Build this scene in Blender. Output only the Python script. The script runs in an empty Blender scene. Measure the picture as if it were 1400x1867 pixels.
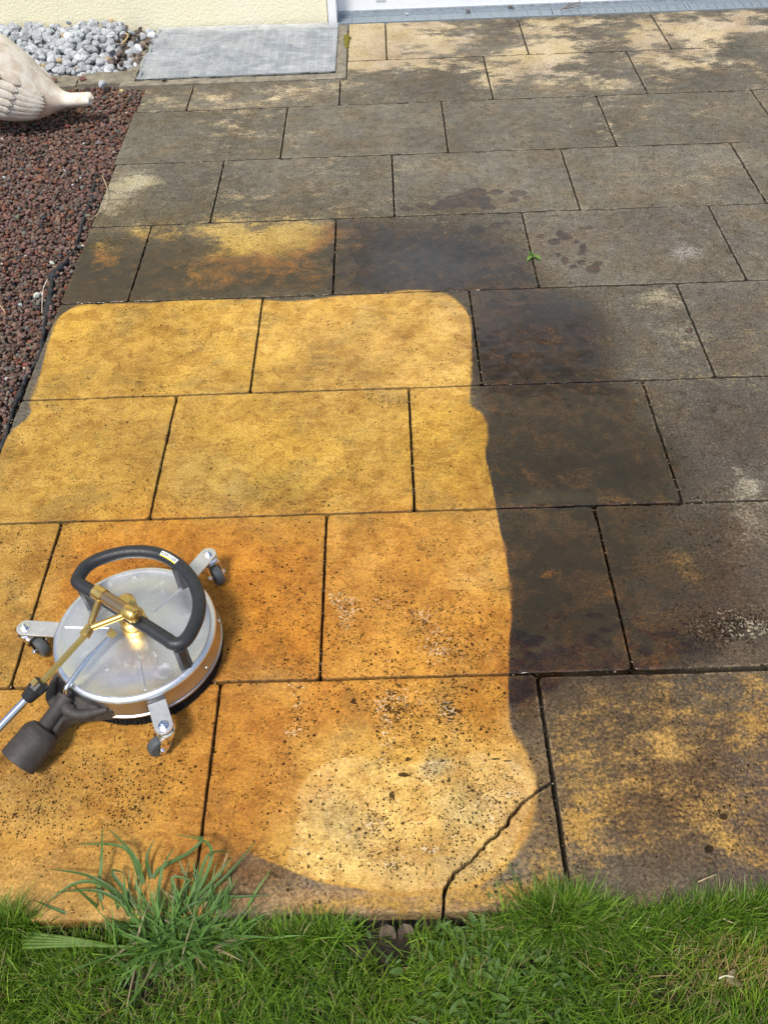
import bpy, bmesh, math, random
import numpy as np
from mathutils import Vector, Matrix
SC = bpy.context.scene
COL = SC.collection
rad = math.radians
rng = np.random.default_rng(7)
random.seed(7)

# ------------------------------------------------------------------ camera
CM = np.array([[0.9994391, -0.0138967, -0.0304683],
               [-0.0306293, -0.7471586, -0.6639396],
               [-0.0135381, 0.6645005, -0.7471652]])   # rows: right, down, forward
CL = np.array([0.11936, -0.85958, 1.44596]); CF = 1566.0; PW, PH = 1400.0, 1867.0
cam = bpy.data.cameras.new('camera'); camo = bpy.data.objects.new('camera', cam); COL.objects.link(camo)
R_, D_, F_ = CM
camo.matrix_world = Matrix(((R_[0], -D_[0], -F_[0], CL[0]), (R_[1], -D_[1], -F_[1], CL[1]), (R_[2], -D_[2], -F_[2], CL[2]), (0, 0, 0, 1)))
cam.sensor_fit = 'VERTICAL'; cam.sensor_height = 36; cam.lens = CF*36/PH
cam.clip_start = 0.02; cam.clip_end = 500
SC.camera = camo

# ------------------------------------------------------------------ light
SUN_EL, SUN_AZ = 60.0, 243.0        # azimuth: direction to the sun, degrees ccw from +x
w = bpy.data.worlds.new('World'); SC.world = w; w.use_nodes = True
nt = w.node_tree; nt.nodes.clear()
sky = nt.nodes.new('ShaderNodeTexSky'); sky.sky_type = 'NISHITA'; sky.sun_disc = False
sky.sun_elevation = rad(SUN_EL); sky.sun_rotation = rad(90-SUN_AZ); sky.dust_density = 2.0; sky.air_density = 1.0
bg = nt.nodes.new('ShaderNodeBackground'); bg.inputs[1].default_value = 0.15
out = nt.nodes.new('ShaderNodeOutputWorld')
nt.links.new(sky.outputs[0], bg.inputs[0]); nt.links.new(bg.outputs[0], out.inputs[0])
sl = bpy.data.lights.new('sun', 'SUN'); sl.energy = 3.0; sl.angle = rad(11); sl.color = (1.0, 0.95, 0.86)
so = bpy.data.objects.new('sun', sl); COL.objects.link(so)
sd_ = Vector((math.cos(rad(SUN_AZ))*math.cos(rad(SUN_EL)), math.sin(rad(SUN_AZ))*math.cos(rad(SUN_EL)), math.sin(rad(SUN_EL))))
so.rotation_euler = sd_.to_track_quat('Z', 'Y').to_euler(); so.location = (-3, -2, 5)
SC.view_settings.view_transform = 'Standard'; SC.view_settings.look = 'None'
SC.view_settings.exposure = 0.15; SC.view_settings.gamma = 1.0

# ------------------------------------------------------------------ helpers
def at(u, v, z=0.0):
    """point of the level plane z seen at photo position (u, v)"""
    d = np.array([(u-PW/2)/CF, (v-PH/2)/CF, 1.0]) @ CM
    t = (z-CL[2])/d[2]
    return np.array([CL[0]+t*d[0], CL[1]+t*d[1], z])
def zt(a, b, z=0.0): return at(a/2.8, 950+b/2.8, z)
def proj(x, y, z=0.0):
    P = np.stack([x-CL[0], y-CL[1], np.zeros_like(x)+z-CL[2]], -1) @ CM.T
    return P[..., 0]/P[..., 2]*CF+PW/2, P[..., 1]/P[..., 2]*CF+PH/2

def tag(o, label=None, cat=None, group=None, kind=None):
    if label: o['label'] = label
    if cat: o['category'] = cat
    if group: o['group'] = group
    if kind: o['kind'] = kind
    return o
def empty(name, loc, label, cat, group=None):
    o = bpy.data.objects.new(name, None); COL.objects.link(o); o.location = loc; o.empty_display_size = .05
    return tag(o, label, cat, group)
def link(name, me, mat=None, parent=None, smooth=True, loc=None):
    if mat is not None and not me.materials: me.materials.append(mat)
    me.polygons.foreach_set('use_smooth', np.full(len(me.polygons), bool(smooth)))
    o = bpy.data.objects.new(name, me); COL.objects.link(o)
    if loc is not None: o.location = loc
    if parent is not None:
        o.parent = parent
        o.location = Vector(o.location)-parent.location if loc is None else Vector(loc)-parent.location
    return o
def np_mesh(name, V, F, attrs=None):
    """V (n,3); F list of int arrays (m,3)/(m,4)"""
    me = bpy.data.meshes.new(name); V = np.asarray(V, np.float32)
    me.vertices.add(len(V)); me.vertices.foreach_set('co', V.ravel())
    F = [f for f in F if len(f)]
    idx = np.concatenate([f.ravel() for f in F]).astype(np.int32)
    cnt = np.concatenate([np.full(len(f), f.shape[1], np.int32) for f in F])
    st = np.concatenate([[0], np.cumsum(cnt)[:-1]]).astype(np.int32)
    me.loops.add(len(idx)); me.loops.foreach_set('vertex_index', idx)
    me.polygons.add(len(cnt)); me.polygons.foreach_set('loop_start', st); me.polygons.foreach_set('loop_total', cnt)
    me.update(calc_edges=True); me.validate()
    for k, a in (attrs or {}).items():
        a = np.asarray(a, np.float32)
        if a.ndim == 1:
            at_ = me.attributes.new(k, 'FLOAT', 'POINT'); at_.data.foreach_set('value', a)
        else:
            at_ = me.attributes.new(k, 'FLOAT_COLOR', 'POINT')
            at_.data.foreach_set('color', np.concatenate([a, np.ones((len(a), 1), np.float32)], 1).ravel())
    return me
class MB:
    def __init__(s): s.V = []; s.F3 = []; s.F4 = []; s.n = 0; s.P = []
    def add(s, V, quads=(), tris=(), polys=()):
        V = np.asarray(V, float)
        if len(quads): s.F4.append(np.asarray(quads)+s.n)
        if len(tris): s.F3.append(np.asarray(tris)+s.n)
        for p in polys: s.P.append(np.asarray([p])+s.n)
        s.V.append(V); s.n += len(V)
    def box(s, x0, x1, y0, y1, z0, z1, M=None):
        V = np.array([[x, y, z] for z in (z0, z1) for y in (y0, y1) for x in (x0, x1)], float)
        if M is not None: V = V @ np.array(M.to_3x3()).T + np.array(M.translation)
        s.add(V, [[0, 2, 3, 1], [4, 5, 7, 6], [0, 1, 5, 4], [2, 6, 7, 3], [0, 4, 6, 2], [1, 3, 7, 5]])
    def tube(s, pts, r, n=16, closed=False, caps=True):
        P = np.asarray(pts, float); m = len(P); rs = np.full(m, r) if np.isscalar(r) else np.asarray(r, float)
        if closed: T = np.roll(P, -1, 0)-np.roll(P, 1, 0)
        else: T = np.gradient(P, axis=0)
        T /= np.linalg.norm(T, axis=1)[:, None]+1e-12
        up = np.array([0, 0, 1.0]) if abs(T[0][2]) < .9 else np.array([1.0, 0, 0])
        nrm = np.cross(T[0], up); nrm /= np.linalg.norm(nrm); V = []
        a = np.linspace(0, 2*np.pi, n, endpoint=False)
        for i in range(m):
            nrm = nrm-T[i]*(nrm@T[i]); nrm /= np.linalg.norm(nrm); b = np.cross(T[i], nrm)
            V.append(P[i]+rs[i]*(np.cos(a)[:, None]*nrm+np.sin(a)[:, None]*b))
        V = np.concatenate(V); q = []
        for i in range(m if closed else m-1):
            j = (i+1) % m
            for k in range(n):
                l = (k+1) % n; q.append([i*n+k, i*n+l, j*n+l, j*n+k])
        s.add(V, q, polys=[] if (closed or not caps) else [list(range(n))[::-1], list(range((m-1)*n, m*n))])
    def lathe(s, prof, c, n=48, axis=None, cap0=False, cap1=False):
        """prof [(r,z)] about axis through c"""
        a = np.linspace(0, 2*np.pi, n, endpoint=False); V = []
        for r, z in prof: V.append(np.stack([r*np.cos(a), r*np.sin(a), np.full(n, z)], 1))
        V = np.concatenate(V)
        if axis is not None:
            q = Vector(axis).to_track_quat('Z', 'Y').to_matrix(); V = V @ np.array(q).T
        V = V+np.asarray(c); f = []
        for i in range(len(prof)-1):
            for k in range(n):
                l = (k+1) % n; f.append([i*n+k, i*n+l, (i+1)*n+l, (i+1)*n+k])
        p = []
        if cap0: p.append(list(range(n))[::-1])
        if cap1: p.append(list(range((len(prof)-1)*n, len(prof)*n)))
        s.add(V, f, polys=p)
    def build(s, name, mat, parent=None, smooth=True, bevel=0, auto=True):
        V = np.concatenate(s.V)
        org = np.array(parent.location) if parent is not None else np.array([V[:, 0].mean(), V[:, 1].mean(), V[:, 2].min()])
        pp = parent
        if parent is not None and parent.parent is not None: org = org+np.array(parent.parent.location)
        me = np_mesh(name, V-org, s.F4+s.F3+s.P)
        o = link(name, me, mat, None, smooth)
        if parent is not None: o.parent = parent
        else: o.location = org
        if bevel:
            m = o.modifiers.new('bevel', 'BEVEL'); m.width = bevel; m.segments = 2; m.limit_method = 'ANGLE'; m.angle_limit = rad(35)
        if smooth and auto:
            # sharp edges by angle
            bm = bmesh.new(); bm.from_mesh(me)
            bmesh.ops.recalc_face_normals(bm, faces=bm.faces)
            for e in bm.edges:
                if len(e.link_faces) == 2 and e.calc_face_angle(0) > rad(38): e.smooth = False
            bm.to_mesh(me); bm.free()
        return o
def catmull(P, n=8, closed=False):
    P = np.asarray(P, float); m = len(P); o = []
    for i in range(m if closed else m-1):
        g = lambda k: P[k % m] if closed else P[min(max(k, 0), m-1)]
        a, b, c, d = g(i-1), g(i), g(i+1), g(i+2)
        for t in np.arange(n)/n:
            o.append(.5*((2*b)+(-a+c)*t+(2*a-5*b+4*c-d)*t*t+(-a+3*b-3*c+d)*t**3))
    if not closed: o.append(P[-1])
    return np.array(o)

# value noise on arrays
_perm = rng.random((512, 512))
def vnoise(x, y, s, seed=0):
    x = x*s+seed*17.3; y = y*s+seed*7.9
    xi = np.floor(x).astype(int); yi = np.floor(y).astype(int); fx = x-xi; fy = y-yi
    fx = fx*fx*(3-2*fx); fy = fy*fy*(3-2*fy)
    g = lambda a, b: _perm[a % 512, b % 512]
    return (g(xi, yi)*(1-fx)+g(xi+1, yi)*fx)*(1-fy)+(g(xi, yi+1)*(1-fx)+g(xi+1, yi+1)*fx)*fy
def fbm(x, y, s, o=4, seed=0):
    r = 0; a = .5
    for i in range(o): r = r+a*vnoise(x, y, s*2**i, seed+i); a *= .5
    return r/(1-.5**o)

# ------------------------------------------------------------------ material helpers
class NT:
    def __init__(s, name):
        s.m = bpy.data.materials.new(name); s.m.use_nodes = True; s.t = s.m.node_tree; s.t.nodes.clear()
        s.out = s.t.nodes.new('ShaderNodeOutputMaterial'); s.b = s.t.nodes.new('ShaderNodeBsdfPrincipled')
        s.t.links.new(s.b.outputs[0], s.out.inputs[0]); s.geo = None
    def n(s, k): return s.t.nodes.new(k)
    def set(s, sock, v):
        if isinstance(v, bpy.types.NodeSocket): s.t.links.new(v, sock)
        elif isinstance(v, (tuple, list)) and sock.type == 'RGBA' and len(v) == 3: sock.default_value = (*v, 1)
        else: sock.default_value = v
    def P(s, name, v): s.set(s.b.inputs[name], v)
    def pos(s):
        if s.geo is None: s.geo = s.n('ShaderNodeNewGeometry').outputs['Position']
        return s.geo
    def noise(s, scale, detail=4, rough=.55, dist=0, vec=None, col=False):
        n = s.n('ShaderNodeTexNoise'); s.set(n.inputs['Vector'], vec or s.pos())
        n.inputs['Scale'].default_value = scale; n.inputs['Detail'].default_value = detail
        n.inputs['Roughness'].default_value = rough; n.inputs['Distortion'].default_value = dist
        return n.outputs[1] if col else n.outputs[0]
    def vor(s, scale, vec=None, feature='F1', rnd=1.0):
        n = s.n('ShaderNodeTexVoronoi'); n.feature = feature; s.set(n.inputs['Vector'], vec or s.pos())
        n.inputs['Scale'].default_value = scale; n.inputs['Randomness'].default_value = rnd
        return n
    def math(s, op, a, b=0.0, c=None, clamp=False):
        n = s.n('ShaderNodeMath'); n.operation = op; n.use_clamp = clamp
        s.set(n.inputs[0], a); s.set(n.inputs[1], b)
        if c is not None: s.set(n.inputs[2], c)
        return n.outputs[0]
    def ramp(s, v, a, b, lo=0.0, hi=1.0):
        n = s.n('ShaderNodeMapRange'); n.interpolation_type = 'SMOOTHSTEP'; n.clamp = True
        s.set(n.inputs[0], v); s.set(n.inputs[1], a); s.set(n.inputs[2], b); s.set(n.inputs[3], lo); s.set(n.inputs[4], hi)
        return n.outputs[0]
    def mix(s, f, a, b, mode='MIX'):
        n = s.n('ShaderNodeMix'); n.data_type = 'RGBA'; n.blend_type = mode; n.clamp_factor = True
        s.set(n.inputs[0], f); s.set(n.inputs[6], a); s.set(n.inputs[7], b); return n.outputs[2]
    def attr(s, name, out=2):
        n = s.n('ShaderNodeAttribute'); n.attribute_name = name; return n.outputs[out]
    def grey(s, v):
        n = s.n('ShaderNodeCombineColor'); [s.set(n.inputs[i], v) for i in range(3)]; return n.outputs[0]
    def bump(s, h, strength=1.0, dist=1.0):
        n = s.n('ShaderNodeBump'); s.set(n.inputs['Height'], h); n.inputs['Strength'].default_value = strength
        n.inputs['Distance'].default_value = dist; s.P('Normal', n.outputs[0]); return n.outputs[0]
def simple(name, col, rough=.5, metal=0.0, var=.15, scale=40, bump=0.0, bscale=200, spec=None, coat=0):
    m = NT(name); v = m.noise(scale, 5, .6)
    m.P('Base Color', m.mix(1.0, (*col,), m.grey(m.ramp(v, .25, .75, 1-var, 1+var)), 'MULTIPLY'))
    m.P('Roughness', m.ramp(m.noise(scale*2.3, 3), .3, .7, max(rough-.08, .02), min(rough+.08, 1)))
    m.P('Metallic', metal)
    if spec is not None: m.P('Specular IOR Level', spec)
    if coat: m.P('Coat Weight', coat)
    if bump: m.bump(m.math('MULTIPLY', m.noise(bscale, 4, .6), bump))
    return m.m

# ------------------------------------------------------------------ stone material
def travertine():
    m = NT('travertine')
    A = m.attr
    sd, rev, wet, pit, white, pud, edge = [A(k) for k in ('sd', 'rev', 'wet', 'pit', 'white', 'pud', 'edge')]; hole = A('hole'); film = A('film')
    cC, cD = A('colC', 0), A('colD', 0)
    nb = m.noise(7, 5, .6, .4); nm = m.noise(26, 7, .62, .6); nf = m.noise(170, 4, .62); ng = m.noise(520, 2, .6); nc = m.noise(13, 5, .6, 1.1)
    na = m.noise(75, 6, .7, .8)
    # stretched bedding veins
    mp = m.n('ShaderNodeMapping'); m.set(mp.inputs[0], m.pos()); mp.inputs[2].default_value = (0, 0, .5); mp.inputs[3].default_value = (1, 2.6, 1)
    nv = m.noise(16, 8, .68, 1.2, vec=mp.outputs[0]); nv2 = m.noise(70, 6, .7, 1.5, vec=mp.outputs[0])
    clean = m.ramp(m.math('ADD', sd, m.math('MULTIPLY', m.math('SUBTRACT', na, .5), .009)), m.math('MULTIPLY', m.ramp(nb, .42, .60, .0022, .010), -1.0), m.ramp(nb, .42, .60, .0026, .008))
    # --- clean stone
    c = m.mix(m.ramp(nm, .44, .60, 0, .75), cC, m.mix(1., cC, (.70, .60, .50), 'MULTIPLY'))
    c = m.mix(m.ramp(nc, .50, .64, 0, .7), c, m.mix(1., cC, (.72, .66, .60), 'MULTIPLY'))
    c = m.mix(m.ramp(nc, .38, .50, .55, 0), c, m.mix(1., cC, (1.12, 1.16, 1.15), 'MULTIPLY'))
    c = m.mix(m.ramp(nb, .50, .64, 0, .65), c, m.mix(1., cC, (.62, .68, .95), 'MULTIPLY'))
    c = m.mix(m.ramp(nv, .50, .62, 0, .7), c, m.mix(1., cC, (1.14, 1.16, 1.35), 'MULTIPLY'))
    c = m.mix(m.math('MULTIPLY', m.ramp(m.noise(44, 5, .7, .8), .56, .66), .5), c, m.mix(1., cC, (1.10, 1.25, 2.0), 'MULTIPLY'))
    c = m.mix(m.ramp(nv2, .54, .66, 0, .7), c, m.mix(1., cC, (.62, .58, .5), 'MULTIPLY'))
    c = m.mix(1., c, m.grey(m.ramp(nf, .34, .66, .80, 1.17)), 'MULTIPLY')
    c = m.mix(1., c, m.grey(m.ramp(ng, .34, .66, .80, 1.18)), 'MULTIPLY')
    # --- dirt film
    d = m.mix(1., cD, m.grey(m.ramp(nf, .33, .67, .66, 1.36)), 'MULTIPLY')
    d = m.mix(m.ramp(m.noise(48, 5, .68, .5), .50, .66, 0, .55), d, m.mix(1., d, (.55, .52, .50), 'MULTIPLY'))
    d = m.mix(m.ramp(m.noise(31, 6, .7, 1.6, vec=mp.outputs[0]), .54, .68, 0, .6), d, m.mix(1., d, (1.6, 1.55, 1.45), 'MULTIPLY'))
    d = m.mix(1., d, m.grey(m.ramp(nm, .36, .64, .86, 1.14)), 'MULTIPLY')
    d = m.mix(1., d, m.grey(m.ramp(ng, .34, .66, .80, 1.2)), 'MULTIPLY')
    d = m.mix(m.ramp(nb, .40, .66, 0, .7), d, m.mix(1., d, (1.10, .94, .76), 'MULTIPLY'))
    pale = m.mix(1., cC, (.94, .97, .92), 'MULTIPLY')
    pale = m.mix(1., pale, m.grey(m.ramp(nf, .34, .66, .55, 1.15)), 'MULTIPLY')
    rn = m.math('ADD', m.math('MULTIPLY', nv, .36), m.math('ADD', m.math('MULTIPLY', na, .24), m.math('ADD', m.math('MULTIPLY', nf, .18), m.math('MULTIPLY', nc, .22))))
    rn = m.math('MULTIPLY_ADD', m.math('SUBTRACT', rn, .5), 2.9, .5)
    rs = m.math('ADD', rn, m.math('MULTIPLY', m.math('SUBTRACT', rev, .55), .55))
    d = m.mix(m.ramp(rs, .30, .85, 0, .70), d, pale)
    d = m.mix(m.ramp(rs, .56, .80, 0, .62), d, pale)
    # pale rim along worn edges and specks
    er = m.math('MULTIPLY', m.ramp(edge, .003, .0075, 1, 0), m.ramp(na, .48, .60, 0, .7))
    d = m.mix(m.math('MULTIPLY', er, .7), d, m.mix(.5, pale, (.30, .28, .23)))
    vs = m.vor(85); spk = m.math('MULTIPLY', m.ramp(vs.outputs['Distance'], .07, .16, 1, 0), m.ramp(m.n_sep(vs.outputs['Color']) , .86, .90))
    d = m.mix(m.math('MULTIPLY', spk, .55), d, (.42, .37, .28))
    base = m.mix(clean, d, c)
    base = m.mix(m.math('MULTIPLY', m.ramp(edge, .0006, .0022, 1, 0), m.ramp(clean, 0, 1, .85, .6)), base, (.03, .025, .017))
    # --- calcite patches
    wn = m.ramp(m.math('ADD', m.math('ADD', m.math('MULTIPLY', na, .4), m.math('MULTIPLY', nf, .6)), m.math('MULTIPLY', m.math('SUBTRACT', white, 1.0), .16)), .50, .56)
    wn = m.math('MULTIPLY', wn, m.ramp(white, .02, .15))
    base = m.mix(m.math('MULTIPLY', wn, m.ramp(clean, 0, 1, .6, .72)), base, m.mix(1., (.70, .58, .40), m.grey(m.ramp(ng, .3, .7, .7, 1.1)), 'MULTIPLY'))
    # --- pits : round pores + torn cavities
    v1 = m.vor(190); v2 = m.vor(95)
    dens = m.math('ADD', m.math('MULTIPLY', pit, .75), m.math('MULTIPLY', m.math('SUBTRACT', m.noise(14, 4, .6), .54), 1.5))
    rnd1 = m.n_sep(v1.outputs['Color']); rnd2 = m.n_sep(v2.outputs['Color'])
    wob = m.math('MULTIPLY', m.math('SUBTRACT', m.noise(420, 2), .5), .5)
    p1 = m.math('MULTIPLY', m.ramp(m.math('ADD', v1.outputs['Distance'], wob), .20, .36, 1, 0), m.ramp(m.math('SUBTRACT', rnd1, m.math('SUBTRACT', 1.0, m.math('MULTIPLY', dens, .75))), 0, .04))
    p2 = m.math('MULTIPLY', m.ramp(m.math('ADD', v2.outputs['Distance'], wob), .18, .32, 1, 0), m.ramp(m.math('SUBTRACT', rnd2, m.math('SUBTRACT', 1.0, m.math('MULTIPLY', dens, .34))), 0, .03))
    tn = m.noise(120, 3, .6, 1.6)
    p3 = m.ramp(m.math('ADD', tn, m.math('MULTIPLY', dens, .12)), .72, .76)
    sc = m.noise(62, 3, .55, 1.4); p4 = m.math('MULTIPLY', m.ramp(m.math('ABSOLUTE', m.math('SUBTRACT', sc, .5)), .004, .013, 1, 0), m.ramp(m.math('ADD', m.noise(38, 3, .6), m.math('MULTIPLY', dens, .08)), .575, .60))
    pits = m.math('MAXIMUM', m.math('MAXIMUM', p1, p2), m.math('MAXIMUM', p3, m.math('MULTIPLY', p4, .8)))
    hp = m.ramp(m.math('ADD', hole, m.math('MULTIPLY', m.math('SUBTRACT', nf, .5), .018)), 0, .0016); pits = m.math('MAXIMUM', pits, hp)
    base = m.mix(m.math('MULTIPLY', pits, m.ramp(clean, 0, 1, .88, .92)), base, (.020, .015, .010))
    # --- water
    wn2 = m.math('MULTIPLY', m.math('SUBTRACT', nm, .5), .55)
    wv = m.ramp(m.math('ADD', wet, m.math('MULTIPLY', wn2, m.ramp(wet, 0.02, .3))), .18, .62)
    pv = m.ramp(m.math('ADD', pud, m.math('MULTIPLY', m.math('SUBTRACT', na, .5), .012)), 0, .0012)
    wv = m.math('MAXIMUM', wv, m.math('MULTIPLY', pv, .9))
    wb = m.ramp(nc, .42, .60)
    dk = m.mix(m.math('MULTIPLY', wv, m.ramp(clean, 0, 1, 1, .30)), (1, 1, 1), m.mix(wb, (.25, .18, .125), (.52, .32, .16)))
    base = m.mix(1., base, dk, 'MULTIPLY')
    m.P('Base Color', base)
    rough = m.ramp(wv, 0, 1, .88, .19)
    rough = m.mix_f(clean, rough, .62)
    rough = m.mix_f(pv, rough, .04)
    m.P('Roughness', rough); m.P('IOR', 1.45)
    m.P('Specular IOR Level', m.math('MULTIPLY', m.ramp(wv, 0, 1, .35, .22), m.math('SUBTRACT', 1.0, pits)))
    # height in metres
    grain = m.math('ADD', m.math('MULTIPLY', nf, .0008), m.math('MULTIPLY', ng, .00018))
    grain = m.math('MULTIPLY', grain, m.math('SUBTRACT', 1.0, m.math('MULTIPLY', wv, .1)))
    h = m.math('ADD', grain, m.math('MULTIPLY', nm, .0035))
    h = m.math('ADD', h, m.math('MULTIPLY', nv2, .0014))
    h = m.math('SUBTRACT', h, m.math('MULTIPLY', pits, .0022))
    h = m.math('MULTIPLY', h, m.math('SUBTRACT', 1.0, m.math('MULTIPLY', pv, .97)))
    m.bump(h, .9)
    wl = m.math('MULTIPLY', m.ramp(wv, .25, .9), m.ramp(clean, 0, 1, 1, .25))
    m.P('Coat Weight', m.math('MULTIPLY', wl, m.ramp(film, 0, 1, .55, 1.0))); m.P('Coat IOR', 1.58); m.P('Coat Roughness', .06)
    cb = m.n('ShaderNodeBump'); m.set(cb.inputs['Height'], m.math('MULTIPLY', m.math('SUBTRACT', 1.0, m.math('MULTIPLY', pv, .95)), m.math('ADD', m.math('MULTIPLY', nm, .0022), m.math('MULTIPLY', m.noise(150, 3, .6), m.ramp(film, 0, 1, .0038, .0010))))); cb.inputs['Strength'].default_value = .9
    m.set(m.b.inputs['Coat Normal'], cb.outputs[0])
    return m.m
def _nsep(s, col):
    n = s.n('ShaderNodeSeparateColor'); s.set(n.inputs[0], col); return n.outputs[0]
def _mixf(s, f, a, b):
    n = s.n('ShaderNodeMix'); n.data_type = 'FLOAT'; s.set(n.inputs[0], f); s.set(n.inputs[2], a); s.set(n.inputs[3], b); return n.outputs[0]
NT.n_sep = _nsep; NT.mix_f = _mixf
M_TRAV = travertine()

# ------------------------------------------------------------------ marks traced from the terrace itself (photo positions carried to the ground)
CLEAN = [(-300, 860), (0, 812), (25, 782), (46, 766), (57, 750), (57, 729), (71, 693), (84, 643), (96, 604), (107, 580), (121, 568), (143, 557), (179, 553), (229, 553), (286, 552),
 (307, 547), (357, 546), (420, 546), (478, 546), (521, 549), (571, 546), (607, 541), (679, 536), (736, 529), (771, 529), (807, 534), (829, 546), (850, 568), (857, 586), (860, 618),
 (859, 660), (858, 700), (856, 736), (875, 750), (887, 771), (889, 796), (885, 829), (893, 864), (902, 911), (911, 964), (921, 1003), (926, 1045), (931, 1093), (932, 1132), (929, 1165),
 (927, 1226), (927, 1284), (931, 1330), (953, 1362), (970, 1404), (977, 1441), (972, 1478), (963, 1520), (940, 1557), (907, 1595), (861, 1618), (805, 1630), (721, 1636),
 (652, 1620), (582, 1608), (522, 1583), (471, 1562), (452, 1556), (429, 1571), (410, 1600), (395, 1660), (380, 1760), (-300, 1800)]
cg = np.array([at(*p)[:2] for p in CLEAN])
cg = np.vstack([catmull(cg[1:-1], 3), cg[-1:], cg[:1]])
def seg_dist(x, y, P, closed=True):
    d2 = np.full(x.shape, 1e9)
    Q = np.vstack([P, P[:1]]) if closed else P
    for a, b in zip(Q[:-1], Q[1:]):
        ab = b-a; L = ab@ab+1e-12
        t = np.clip(((x-a[0])*ab[0]+(y-a[1])*ab[1])/L, 0, 1)
        d2 = np.minimum(d2, (x-a[0]-t*ab[0])**2+(y-a[1]-t*ab[1])**2)
    return np.sqrt(d2)
def inside(x, y, P):
    r = np.zeros(x.shape, bool); n = len(P)
    for i in range(n):
        a, b = P[i], P[(i+1) % n]
        c = ((a[1] > y) != (b[1] > y)) & (x < (b[0]-a[0])*(y-a[1])/(b[1]-a[1]+1e-15)+a[0])
        r ^= c
    return r
def sgn_clean(x, y):
    d = seg_dist(x, y, cg); return np.where(inside(x, y, cg), d, -d)

# soft marks: (u, v, ru, rv, strength) with optional tilt
REV = [(435, 230, 90, 34, .7), (260, 325, 38, 18, 1.0), (225, 350, 40, 24, .6), (200, 370, 30, 26, .7), (545, 270, 20, 10, .4), (450, 372, 60, 30, .45), (480, 440, 75, 26, 1.25), (560, 425, 55, 24, 1.15), (400, 420, 55, 20, .9),
 (370, 500, 50, 30, .85), (445, 480, 70, 32, .85), (500, 470, 60, 40, .75), (280, 425, 60, 14, .7), (570, 500, 35, 25, .5), (200, 462, 36, 24, .75), (250, 415, 20, 12, .4),
 (635, 80, 60, 60, 1.1), (680, 55, 70, 40, 1.3), (760, 70, 90, 34, .9), (830, 80, 60, 30, .45), (760, 115, 130, 14, .9), (700, 120, 80, 12, .5), (970, 110, 60, 26, .8), (930, 130, 60, 30, .7), (1060, 120, 60, 20, .35), (1000, 90, 70, 10, .6),
 (985, 75, 45, 30, .7), (1060, 45, 90, 18, .7), (1170, 70, 40, 26, .8), (1260, 55, 80, 34, 1.1), (1350, 40, 60, 20, 1.0), (1300, 110, 120, 20, .75), (1200, 130, 50, 30, .6), (1390, 130, 40, 30, .4), (1110, 155, 40, 16, .5), (1015, 150, 120, 12, .4),
 (1250, 465, 34, 16, 1.0), (1110, 470, 30, 9, .35), (1200, 545, 60, 22, .75), (1040, 190, 90, 14, .35), (1100, 240, 25, 34, .5), (1250, 270, 80, 10, .2),
 (380, 175, 90, 12, .6), (520, 175, 100, 12, .45), (560, 160, 70, 8, .5), (310, 180, 40, 14, .2), (1355, 950, 70, 60, .4), (1360, 890, 50, 36, .6), (1240, 610, 60, 30, .45), (1310, 700, 80, 20, .35),
 (1010, 1045, 13, 10, 1.2), (1250, 1010, 40, 30, .55), (1270, 1040, 30, 14, .5), (1160, 1120, 30, 20, .25), (1380, 1250, 60, 40, .55), (1200, 1290, 140, 90, .34), (1250, 1420, 200, 110, .44), (1220, 1520, 150, 70, .38), (1060, 1330, 60, 70, .3), (1060, 1480, 60, 80, .55),
 (1365, 1330, 50, 50, .6), (1360, 1540, 60, 40, .7), (1110, 1420, 70, 60, .35), (1230, 1370, 30, 20, .6), (970, 1500, 50, 70, .35), (900, 1630, 100, 30, .75), (700, 1650, 260, 18, .95), (500, 1610, 80, 30, .45), (990, 1590, 60, 40, .5),
 (960, 1310, 30, 60, .12), (730, 480, 22, 30, .35), (885, 862, 26, 16, .55), (200, 300, 30, 16, .2), (1180, 900, 60, 30, .1), (1160, 1190, 12, 24, .6)]
FLM = [  # film colour marks: u, v, ru, rv, rgb, strength
 (300, 500, 330, 80, (.082, .064, .030), .95), (180, 490, 70, 80, (.050, .040, .022), .9), (780, 470, 170, 75, (.062, .058, .050), .95), (300, 390, 200, 30, (.105, .083, .042), .7), (650, 375, 320, 26, (.10, .085, .058), .5),
 (1010, 640, 170, 110, (.062, .050, .036), .9), (900, 640, 70, 90, (.058, .038, .018), .7), (1080, 840, 200, 120, (.060, .050, .034), .95), (1020, 860, 150, 50, (.040, .030, .024), .9), (1330, 800, 130, 120, (.070, .056, .044), .75),
 (1020, 1080, 130, 170, (.062, .048, .034), .95), (1000, 1150, 90, 60, (.045, .028, .010), .7), (1280, 1080, 190, 170, (.072, .050, .032), .95), (1170, 1000, 100, 80, (.070, .058, .034), .5), (1130, 1290, 160, 90, (.060, .044, .026), .85),
 (1230, 1450, 240, 190, (.085, .050, .023), .92), (1370, 1480, 60, 170, (.090, .066, .050), .8), (960, 1270, 40, 90, (.060, .036, .016), .9), (980, 1460, 60, 110, (.150, .100, .045), .8), (700, 1640, 320, 30, (.33, .20, .085), .95), (480, 1590, 90, 36, (.15, .085, .034), .95),
 (1250, 420, 200, 60, (.115, .10, .078), .6), (1330, 600, 130, 100, (.10, .086, .068), .85), (1050, 450, 120, 60, (.12, .10, .078), .5), (950, 50, 60, 26, (.075, .064, .052), .6), (1060, 60, 60, 20, (.085, .072, .054), .5), (800, 150, 120, 30, (.12, .10, .075), .4), (1290, 140, 110, 26, (.11, .094, .074), .4), (380, 350, 130, 60, (.105, .095, .072), .5)]
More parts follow.
